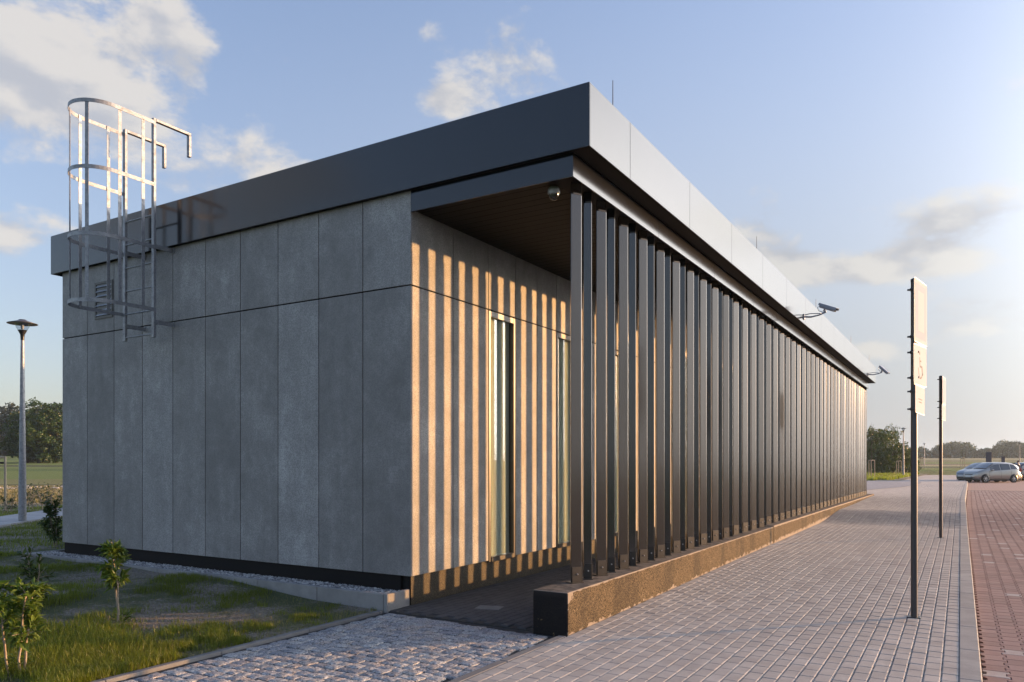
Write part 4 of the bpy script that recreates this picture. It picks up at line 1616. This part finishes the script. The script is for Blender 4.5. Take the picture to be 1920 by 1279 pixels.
# ---- trees
def crown_mesh(name, seed, blobs, n, leaf, mat, hull=.75):
    """leaf-sized faces gathered in clumps through the crown's volume"""
    r = random.Random(seed); mb = MB(); vs, fs = [], []
    tw = sum(b[3] ** 2 for b in blobs)
    for bx, by, bz, br, sq in blobs:
        cnt = int(n * br ** 2 / tw)
        clumps = [(rvec(r) * r.uniform(hull, 1.0), r.uniform(.18, .34)) for _ in range(22)]
        for _ in range(cnt):
            c, cr = r.choice(clumps)
            p = c + rvec(r) * cr * r.random() ** .4
            p = Vector((bx + p.x * br, by + p.y * br, bz + p.z * br * sq))
            d = rvec(r); u = d.orthogonal().normalized(); w = d.cross(u); s = leaf * r.uniform(.55, 1.3)
            o = len(vs)
            vs += [p - u * s - w * s * .5, p + u * s - w * s * .3, p + u * s * .2 + w * s * .9]
            fs.append((o, o + 1, o + 2))
    mb.v = [tuple(v_) for v_ in vs]; mb.f = fs; mb.sm = [False] * len(fs)
    return mb.mesh(name, mat)


def trunk_mesh(seed, h, rad, mat, limbs):
    r = random.Random(seed); mb = MB()
    pts = [Vector((r.uniform(-1, 1) * rad * .8, r.uniform(-1, 1) * rad * .8, h * k / 6 - .3)) for k in range(7)]
    mb.tube(pts, [rad * (1.25 - .95 * k / 6) for k in range(7)], 9)
    for i in range(limbs):
        f = r.uniform(.3, .95); p = pts[0].lerp(pts[6], f); a = r.uniform(0, 6.28); L = h * r.uniform(.2, .42)
        e = p + Vector((math.cos(a) * L * .8, math.sin(a) * L * .8, L * .75))
        mb.tube([p, p.lerp(e, .5) + Vector((0, 0, -.05 * L)), e], [rad * .42, rad * .28, rad * .08], 6)
    return mb.mesh('trunk', mat)


def tree_kind(kind, seed, h):
    r = random.Random(seed); blobs = []
    if kind == 'pine':
        for k in range(7):
            f = k / 6; w = h * (.15 + .05 * math.sin(f * 3)) * (1.05 - .55 * f)
            blobs.append((r.uniform(-.3, .3) * w, r.uniform(-.3, .3) * w, h * (.42 + .53 * f), w, .75))
        return crown_mesh('crown', seed, blobs, 1500, h * .020, M['pine'], .55), trunk_mesh(seed, h * .85, h * .014, M['bark'], 4)
    if kind == 'broad':
        for k in range(15):
            f = r.random(); a = r.uniform(0, 6.28); w = h * r.uniform(.13, .21)
            rad = h * .24 * (1 - abs(f - .45))
            blobs.append((math.cos(a) * rad, math.sin(a) * rad, h * (.15 + .70 * f), w, .95))
        return crown_mesh('crown', seed, blobs, 11000, h * .0155, M['midleaf'], .55), trunk_mesh(seed, h * .8, h * .022, M['bark'], 9)
    if kind == 'dense':
        for k in range(15):
            f = r.random(); a = r.uniform(0, 6.28); w = h * r.uniform(.14, .22)
            rad = h * .34 * (1 - .7 * f)
            blobs.append((math.cos(a) * rad, math.sin(a) * rad, h * (.10 + .72 * f), w, .85))
        return crown_mesh('crown', seed, blobs, 9000, h * .0135, M['darkleaf'], .5), trunk_mesh(seed, h * .8, h * .02, M['bark'], 8)
    for k in range(6):
        f = r.random(); a = r.uniform(0, 6.28); w = h * r.uniform(.22, .32)
        rad = h * .30 * (1 - abs(f - .4))
        blobs.append((math.cos(a) * rad, math.sin(a) * rad, h * (.2 + .58 * f), w, .85))
    return crown_mesh('crown', seed, blobs, 1100, h * .034, M['farleaf'], .5), trunk_mesh(seed, h * .7, h * .02, M['bark'], 2)


KINDS = {k: [tree_kind(k, sd_ + s * 7, 10.0) for s in range(3)] for k, sd_ in (('pine', 100), ('broad', 200), ('dense', 300), ('far', 400))}


def tree(kind, loc, h, rot, label, name, group=None, wide=1.0, variant=None):
    c, tr = KINDS[kind][variant if variant is not None else random.randrange(3)]
    t = thing(name, label, 'tree', loc, rot, group)
    s = h / 10
    place('crown', c, t, scale=(s * wide, s * wide, s))
    place('trunk', tr, t, scale=(s, s, s))
    return t


# left background: broadleaf trees in front of a pine wood
spots = [(54, 128, 9.0, 'paler broadleaf tree standing just right of the lamp post before the pine wood'), (72, 126, 11.0, 'tall broadleaf tree second from the lamp post at the field edge'),
         (88, 130, 10.6, 'broadleaf tree in the middle of the clump left of the pavilion'), (104, 127, 10.4, 'broadleaf tree next to the pavilion corner with bare lower trunk'), (121, 131, 11, 'broadleaf tree half hidden behind the pavilion corner')]
for i, (x_, d, h, lb) in enumerate(spots):
    p = at(x_, d, 0); tree('broad', (p.x, p.y, terrain_z(p.x, p.y) - .1), h, i * 1.3, lb, 'broadleaf_tree', 'broadleaf trees at the field edge', 1.25, i % 3)
for i in range(30):
    x_ = -70 + i * 7.4 + random.uniform(-3, 3); d = 215 + 14 * (i % 3) + random.uniform(-4, 4)
    p = at(x_, d, 0); tree('pine', (p.x, p.y, terrain_z(p.x, p.y) - .3), random.uniform(13.2, 15.6), random.uniform(0, 6), 'dark pine standing in the wood beyond the left-hand field', 'pine_tree', 'pines of the wood across the field', 1.3)
# bushes under the pines close the wood
mb = crown_mesh('undergrowth', 77, [(at(x_, 212 + (k % 2) * 10, 0).x, at(x_, 212 + (k % 2) * 10, 0).y, 5.3, 3.4, .9) for k, x_ in enumerate(range(-80, 170, 7))], 14000, .30, M['pine'], .3)
place('undergrowth', mb, None, kind='stuff')

# right background: near clump at the end of the pavilion
spots = [(1640, 92, 6.6, 'dense', 'dark leafy tree closest to the far end of the pavilion'), (1655, 96, 7.0, 'dense', 'tallest dark leafy tree of the clump past the pavilion'),
         (1674, 92, 6.2, 'dense', 'loose-crowned tree of the clump just left of the far lamp'), (1690, 97, 4.4, 'dense', 'low yellow-green tree behind the far lamp'), (1702, 100, 3.6, 'dense', 'lowest bushy tree of the clump just left of the nearer sign post'), (1628, 99, 6.8, 'dense', 'dark leafy tree mostly hidden by the far end of the pavilion')]
for i, (x_, d, h, k, lb) in enumerate(spots):
    p = at(x_, d, 0); tree(k, (p.x, p.y, -.0), h, i * 2.1, lb, 'leafy_tree', None, 1.0 if i < 3 else 1.1, i % 3)
# the far tree line
for i in range(80):
    x_ = 1676 + i * 4.1 + random.uniform(-3, 3)
    d = 440 + 16 * (i % 3) + random.uniform(-8, 8)
    prof = 8.2 + 2.6 * math.sin(i * .24 + 1.2) + 1.2 * math.sin(i * .65) + random.uniform(-.6, 1.2)
    if x_ < 1712: prof *= .75
    p = at(x_, d, 0); tree('far', (p.x, p.y, terrain_z(p.x, p.y) - .8), max(5, prof), random.uniform(0, 6), 'hazy round-crowned tree of the far tree line on the horizon', 'far_tree', 'trees of the far tree line', 1.25)
mb = crown_mesh('undergrowth', 78, [(at(x_, 434 + (k % 2) * 12, 0).x, at(x_, 434 + (k % 2) * 12, 0).y, 5.2, 3.6, .8) for k, x_ in enumerate(range(1670, 2010, 9))], 14000, .5, M['farleaf'], .3)
place('undergrowth', mb, None, kind='stuff')


# ------------------------------------------------------------------ parked cars
def interp(tab, x):
    if x <= tab[0][0]: return tab[0][1]
    for (a, p), (b, q) in zip(tab, tab[1:]):
        if x <= b: return p + (q - p) * (x - a) / (b - a)
    return tab[-1][1]


def car(loc, heading, paint, label, tailgate=False):
    """small family car; local +x is its nose"""
    t = thing('parked_car', label, 'car', loc, heading)
    roof = [(-2.12, .80), (-2.08, 1.05), (-1.95, 1.30), (-1.7, 1.50), (-1.2, 1.60), (-.3, 1.62), (.25, 1.56), (.6, 1.42), (.95, 1.22), (1.25, 1.06), (1.55, .98), (1.85, .88), (2.04, .74), (2.12, .55)]
    belt = [(-2.12, .80), (-2.0, .98), (-1.6, 1.02), (-.8, .98), (.3, .92), (1.1, .93), (1.3, .90), (1.85, .80), (2.04, .68), (2.12, .5)]
    wid = [(-2.12, .66), (-2.0, .76), (-1.7, .83), (-1.0, .86), (.6, .86), (1.3, .84), (1.7, .78), (1.95, .68), (2.12, .48)]
    low = [(-2.12, .36), (-1.9, .24), (1.8, .22), (2.12, .30)]
    xs = [-2.12, -2.07, -1.95, -1.8, -1.6, -1.4, -1.2, -.9, -.6, -.3, 0, .25, .5, .75, .95, 1.15, 1.3, 1.5, 1.7, 1.88, 2.0, 2.08, 2.12]

    def sec(x):
        w, b, r, l = interp(wid, x), interp(belt, x), interp(roof, x), interp(low, x)
        r = max(r, b + .012); k = (r - b)
        wr = w * (1 - .30 * min(1, k / .6) - .04)
        return [(w * .90, l), (w * .985, l + .12), (w, (l + b) / 2), (w * .985, b - .05), (w * .955, b), (w * .955 + (wr - w * .955) * .86, b + k * .86), (wr * .86, r - .012 * min(1, k * 3)), (wr * .45, r + .012 * min(1, k * 3)), (0, r + .02 * min(1, k * 3))]
    vs, fs = [], []
    n = 9
    for x in xs:
        s_ = sec(x)
        ring = [(x, -y, z) for y, z in s_] + [(x, y, z) for y, z in reversed(s_[:-1])]
        vs += ring
    m_ = 2 * n - 1
    for i in range(len(xs) - 1):
        for k in range(m_ - 1):
            a = i * m_ + k
            fs.append((a, a + m_, a + m_ + 1, a + 1))
        fs.append((i * m_, i * m_ + m_ - 1, (i + 1) * m_ + m_ - 1, (i + 1) * m_))
    fs += [tuple(range(m_)), tuple(range(len(vs) - 1, len(vs) - 1 - m_, -1))]
    mb = MB().add(vs, fs, True)
    part('body', mb, paint, t, world=False)
    # glass: side windows, windscreen, rear screen follow the body a few mm proud
    def P_(x, side, f, out=.006):
        s_ = sec(x); a, b = s_[4], s_[5]
        y = a[0] + (b[0] - a[0]) * f + out; z = a[1] + (b[1] - a[1]) * f + .01
        return (x, side * y, z)
    for side in (-1, 1):
        for x0, x1, f0, f1 in ((-1.82, -1.12, .10, .88), (-1.06, -.18, .06, .92), (-.12, .78, .06, .92)):
            g_ = MB(); v_ = []; N = 7
            for i in range(N + 1):
                x = x0 + (x1 - x0) * i / N
                top = f1
                if x0 < -1.5: top = f1 * min(1, .45 + .55 * (i / N) * 2.2)
                v_ += [P_(x, side, f0), P_(x, side, top)]
            g_.add(v_, [(2 * i, 2 * i + 2, 2 * i + 3, 2 * i + 1) for i in range(N)], True)
            part('side_window', g_, M['carglass'], t, world=False)
        # doors lines and handle
        d = MB()
        for x in (-1.09, -.15, .92):
            s_ = sec(x); v_ = [(x - .008, side * (q[0] + .004), q[1]) for q in s_[1:5]] + [(x + .008, side * (q[0] + .004), q[1]) for q in s_[1:5]]
            d.add(v_, [(i, i + 1, i + 5, i + 4) for i in range(3)])
        part('door_gap', d, M['blackplastic'], t, world=False)
        for x in (-.95, -.02):
            part('door_handle', MB().box(x, x + .16, side * .865 - .02, side * .865 + .015, .84, .87, bev=.006), paint, t, world=False)
        part('mirror', MB().box(.62, .80, side * .88 - .02 * (side < 0) - .03, side * .88 + .10 * side + .03 * (side > 0), .93, 1.06, bev=.03) if side > 0 else MB().box(.62, .80, -1.0, -.85, .93, 1.06, bev=.03), paint, t, world=False)
        hl = MB(); v_ = []
        for i in range(6):
            x = 1.50 + .42 * i / 5; w = interp(wid, x); b = interp(belt, x)
            v_ += [(x + .02, side * (w * .97 + .012), b - .17 + .02 * i), (x + .02, side * (w * .90 + .01), b - .01 + .012)]
        hl.add(v_, [(2 * i, 2 * i + 2, 2 * i + 3, 2 * i + 1) for i in range(5)], True)
        part('headlight', hl, M['headlight'], t, world=False)
        part('taillight', MB().box(-2.13, -1.98, side * .74 - .05, side * .74 + .05, .86, 1.16, bev=.02), M['taillight'], t, world=False)
        for x in (-1.33, 1.30):
            arch = MB().lathe([(0, .0), (.355, .0), (.36, -.05)], seg=22, M=Matrix.Translation((x, side * .868, .33)) @ Matrix.Rotation(R(-90 * side), 4, 'X'))
            part('wheel_arch', arch, M['blackplastic'], t, world=False)
            W = place('wheel', MB().lathe([(.17, -.12), (.26, -.12), (.31, -.09), (.315, .0), (.31, .04), (.27, .06), (.2, .055), (.2, .0)], seg=24).mesh('tyre', M['tyre']), t, (x, side * .83, .315), (R(-90 * side), 0, 0))
            rim = MB().lathe([(.205, .05), (.195, .058), (.185, .03)], seg=24)
            rim.lathe([(0, .052), (.045, .05), (.05, .03)], seg=10)
            for k in range(6):
                rim.box(.03, .19, -.022, .022, .025, .048, Matrix.Rotation(R(60 * k), 4, 'Z'))
            part('rim', rim, M['rim'], W, world=False)
            part('brake_disc', MB().lathe([(0, .0), (.15, .0)], seg=16), M['plateblack'], W, world=False)
    ws = MB(); v_ = []
    for x in (.28, .5, .72, .95, 1.14):
        s_ = sec(x); wr = s_[5][0]; z = interp(roof, x)
        for k in range(-4, 5):
            yy = wr * .98 * k / 4
            v_.append((x + .02, yy, z + .050 - .035 * (abs(k) / 4) ** 2))
    ws.add(v_, [(i * 9 + k, (i + 1) * 9 + k, (i + 1) * 9 + k + 1, i * 9 + k + 1) for i in range(4) for k in range(8)], True)
    part('windscreen', ws, M['carglass'], t, world=False)
    part('grille', MB().box(2.03, 2.09, -.40, .40, .56, .68, bev=.015), M['blackplastic'], t, world=False)
    part('air_intake', MB().box(2.07, 2.135, -.45, .45, .30, .42, bev=.02), M['blackplastic'], t, world=False)
    part('number_plate', MB().box(2.12, 2.145, -.26, .26, .44, .55, bev=.004), M['plate'], t, world=False)
    part('sill', MB().box(-1.9, 1.85, -.74, .74, .17, .25), M['blackplastic'], t, world=False)
    if tailgate:
        Mt = Matrix.Translation((-1.72, 0, 1.60)) @ Matrix.Rotation(R(14), 4, 'Y')
        tg = part('tailgate', MB().box(-1.02, 0, -.62, .62, -.03, .04, Mt, bev=.03), paint, t, world=False)
        part('rear_screen', MB().box(-.72, -.12, -.52, .52, .042, .052, Mt), M['carglass'], tg, world=False)
        part('gas_strut', MB().tube([(-1.75, .58, 1.25), (-2.15, .58, 1.63)], .012, 6), M['blackplastic'], t, world=False)
        part('gas_strut', MB().tube([(-1.75, -.58, 1.25), (-2.15, -.58, 1.63)], .012, 6), M['blackplastic'], t, world=False)
    else:
        rs = MB(); v_ = []
        for x, z in ((-1.62, 1.55), (-1.85, 1.40), (-2.0, 1.24), (-2.085, 1.06)):
            for k in range(-3, 4): v_.append((x - .035, .58 * k / 3, z + .04 - .02 * (k / 3) ** 2))
        rs.add(v_, [(i * 7 + k, i * 7 + k + 1, (i + 1) * 7 + k + 1, (i + 1) * 7 + k) for i in range(3) for k in range(6)], True)
        part('rear_screen', rs, M['carglass'], t, world=False)
    return t


HD = math.atan2(-.67, -.74)
p = at(1858, 61, 0)
car((p.x, p.y, zp(p.y)), HD, M['carsilver'], 'silver five-door car parked with its nose towards the walk, the nearest one')
q = p + Vector((-.55, 3.0, 0))
car((q.x, q.y, zp(q.y)), HD, M['carblue'], 'blue-grey car whose nose peeks out behind the nearest silver car')
q = p + Vector((2.4, 8.5, 0))
car((q.x, q.y, zp(q.y)), HD + R(6), M['cardark'], 'dark car behind the silver one with its tailgate raised', True)

# dark boards standing at the far edge of the parking place
for x_, d, w, h, lb in ((1854, 96, .36, 2.55, 'taller dark blue information board behind the roofs of the parked cars'), (1881, 98, .22, 2.0, 'low narrow dark board to the right of the taller one')):
    p2 = at(x_, d, 0)
    t = thing('information_board', lb, 'board', (p2.x, p2.y, terrain_z(p2.x, p2.y) - .1), R(31))
    part('panel', MB().box(-w, w, -.05, .05, .9 if w > .3 else .2, h, bev=.02), M['board'], t, world=False)
    part('leg', MB().box(-w + .02, -w + .12, -.04, .04, -.2, .9 if w > .3 else .2), M['board'], t, world=False)
    part('leg', MB().box(w - .12, w - .02, -.04, .04, -.2, .9 if w > .3 else .2), M['board'], t, world=False)
    part('top_rail', MB().box(-w - .03, w + .03, -.07, .07, h + .002, h + .05, bev=.01), M['board'], t, world=False)


# ------------------------------------------------------------------ a person behind the silver car
def skinned(name, verts, edges, radii, mat, parent, sub=2):
    me = bpy.data.meshes.new(name); me.from_pydata(verts, edges, [])
    o = place(name, me, parent)
    me.materials.append(mat)
    md = o.modifiers.new('skin', 'SKIN'); md.use_smooth_shade = True
    for i, r in enumerate(radii):
        me.skin_vertices[0].data[i].radius = (r, r) if not isinstance(r, tuple) else r
    me.skin_vertices[0].data[0].use_root = True
    o.modifiers.new('sub', 'SUBSURF').levels = sub
    o.modifiers['sub'].render_levels = sub
    return o


def skin_layer(me):
    if not me.skin_vertices:
        pass


def person(loc, rot):
    t = thing('person', 'person in a navy top and dark trousers standing at the tail of the silver car', 'person', loc, rot)
    def body(nm, vs_, es, rd, mat):
        me = bpy.data.meshes.new(nm); me.from_pydata(vs_, es, [])
        o = place(nm, me, t); me.materials.append(mat)
        import bmesh
        bm = bmesh.new(); bm.from_mesh(me)
        lay = bm.verts.layers.skin.verify()
        bm.verts.ensure_lookup_table()
        for i, v_ in enumerate(bm.verts):
            v_[lay].radius = rd[i] if isinstance(rd[i], tuple) else (rd[i], rd[i])
            v_[lay].use_root = (i == 0)
        bm.to_mesh(me); bm.free()
        m1 = o.modifiers.new('skin', 'SKIN'); m1.use_smooth_shade = True
        m2 = o.modifiers.new('sub', 'SUBSURF'); m2.levels = 1; m2.render_levels = 2
        return o
    # one continuous body: pelvis, spine, neck, head, arms reaching forward a little, legs, feet
    V_ = [(0, 0, .95), (0, 0, 1.12), (0, .01, 1.32), (0, .0, 1.46), (0, .01, 1.54), (0, .03, 1.63), (0, .03, 1.73),
          (.17, 0, 1.42), (.24, .03, 1.15), (.22, .22, .98), (.21, .30, .95), (-.17, 0, 1.42), (-.25, .02, 1.15), (-.22, .20, 1.0), (-.21, .28, .97),
          (.10, 0, .86), (.11, .03, .50), (.12, -.01, .10), (.12, .13, .04), (-.10, 0, .86), (-.12, .0, .50), (-.13, -.04, .10), (-.13, .10, .04)]
    E_ = [(0, 1), (1, 2), (2, 3), (3, 4), (4, 5), (5, 6), (3, 7), (7, 8), (8, 9), (9, 10), (3, 11), (11, 12), (12, 13), (13, 14), (0, 15), (15, 16), (16, 17), (17, 18), (0, 19), (19, 20), (20, 21), (21, 22)]
    Rd = [.13, .12, .14, .10, .052, .088, .075, .06, .045, .034, .026, .06, .045, .034, .026, .085, .06, .042, .035, .085, .06, .042, .035]
    body('body', V_, E_, Rd, M['skin'])
    body('top', [(0, 0, .93), (0, 0, 1.12), (0, .01, 1.32), (0, .0, 1.45), (.17, 0, 1.42), (.24, .03, 1.15), (.225, .16, 1.03), (-.17, 0, 1.42), (-.25, .02, 1.15), (-.225, .15, 1.05)],
         [(0, 1), (1, 2), (2, 3), (3, 4), (4, 5), (5, 6), (3, 7), (7, 8), (8, 9)], [.155, .145, .165, .115, .078, .062, .052, .078, .062, .052], M['navy'])
    body('trousers', [(0, 0, .97), (.10, 0, .86), (.11, .03, .50), (.12, -.01, .12), (-.10, 0, .86), (-.12, 0, .50), (-.13, -.04, .12)], [(0, 1), (1, 2), (2, 3), (0, 4), (4, 5), (5, 6)], [.15, .105, .08, .062, .105, .08, .062], M['jeans'])
    body('hair', [(0, -.01, 1.62), (0, .0, 1.72), (0, .03, 1.77)], [(0, 1), (1, 2)], [.085, .098, .07], M['hair'])
    # fingers, nose, ears
    for s_, hx in ((1, .21), (-1, -.21)):
        f = MB()
        for k in range(4):
            o_ = (k - 1.5) * .018; L_ = (.055, .068, .063, .048)[k]
            b_ = Vector((hx + o_, .30 if s_ > 0 else .28, .95 if s_ > 0 else .97))
            f.tube([b_ - Vector((0, .02, 0)), b_ + Vector((0, L_ * .6, -.01)), b_ + Vector((0, L_, -.03))], [.009, .0085, .007], 6)
        b_ = Vector((hx - .03 * s_, .27, .96)); f.tube([b_, b_ + Vector((-.02 * s_, .03, .0)), b_ + Vector((-.02 * s_, .055, -.01))], [.011, .01, .008], 6)
        part('fingers', f, M['skin'], t, world=False)
        part('ear', MB().lathe([(0, .02), (.012, .015), (.018, 0), (.012, -.015), (0, -.02)], (s_ * .085, .02, 1.66), 8), M['skin'], t, world=False)
        part('shoe', MB().box(hx * .6 - .045, hx * .6 + .045, -.09 + (.03 if s_ > 0 else 0), .17 + (.03 if s_ > 0 else 0), 0, .075, bev=.025), M['blackplastic'], t, world=False)
    part('nose', MB().lathe([(0, .03), (.012, 0), (.016, -.02), (0, -.028)], (0, .115, 1.66), 8), M['skin'], t, world=False)
    return t


p = at(1909, 63.5, 0)
person((p.x, p.y, zp(p.y)), R(60))

# ------------------------------------------------------------------ evening haze over the fields
m = bpy.data.materials.new('haze'); m.use_nodes = True
hn = m.node_tree; hn.nodes.clear()
ho = hn.nodes.new('ShaderNodeOutputMaterial'); hv = hn.nodes.new('ShaderNodeVolumePrincipled')
hv.inputs['Color'].default_value = (.70, .86, 1.0, 1)
hv.inputs['Density'].default_value = .00026
hv.inputs['Anisotropy'].default_value = .2
hn.links.new(hv.outputs[0], ho.inputs['Volume'])
place('haze', MB().box(-2300, 2300, -2300, 2300, -1.5, 26).mesh('haze', m), None, kind='stuff')
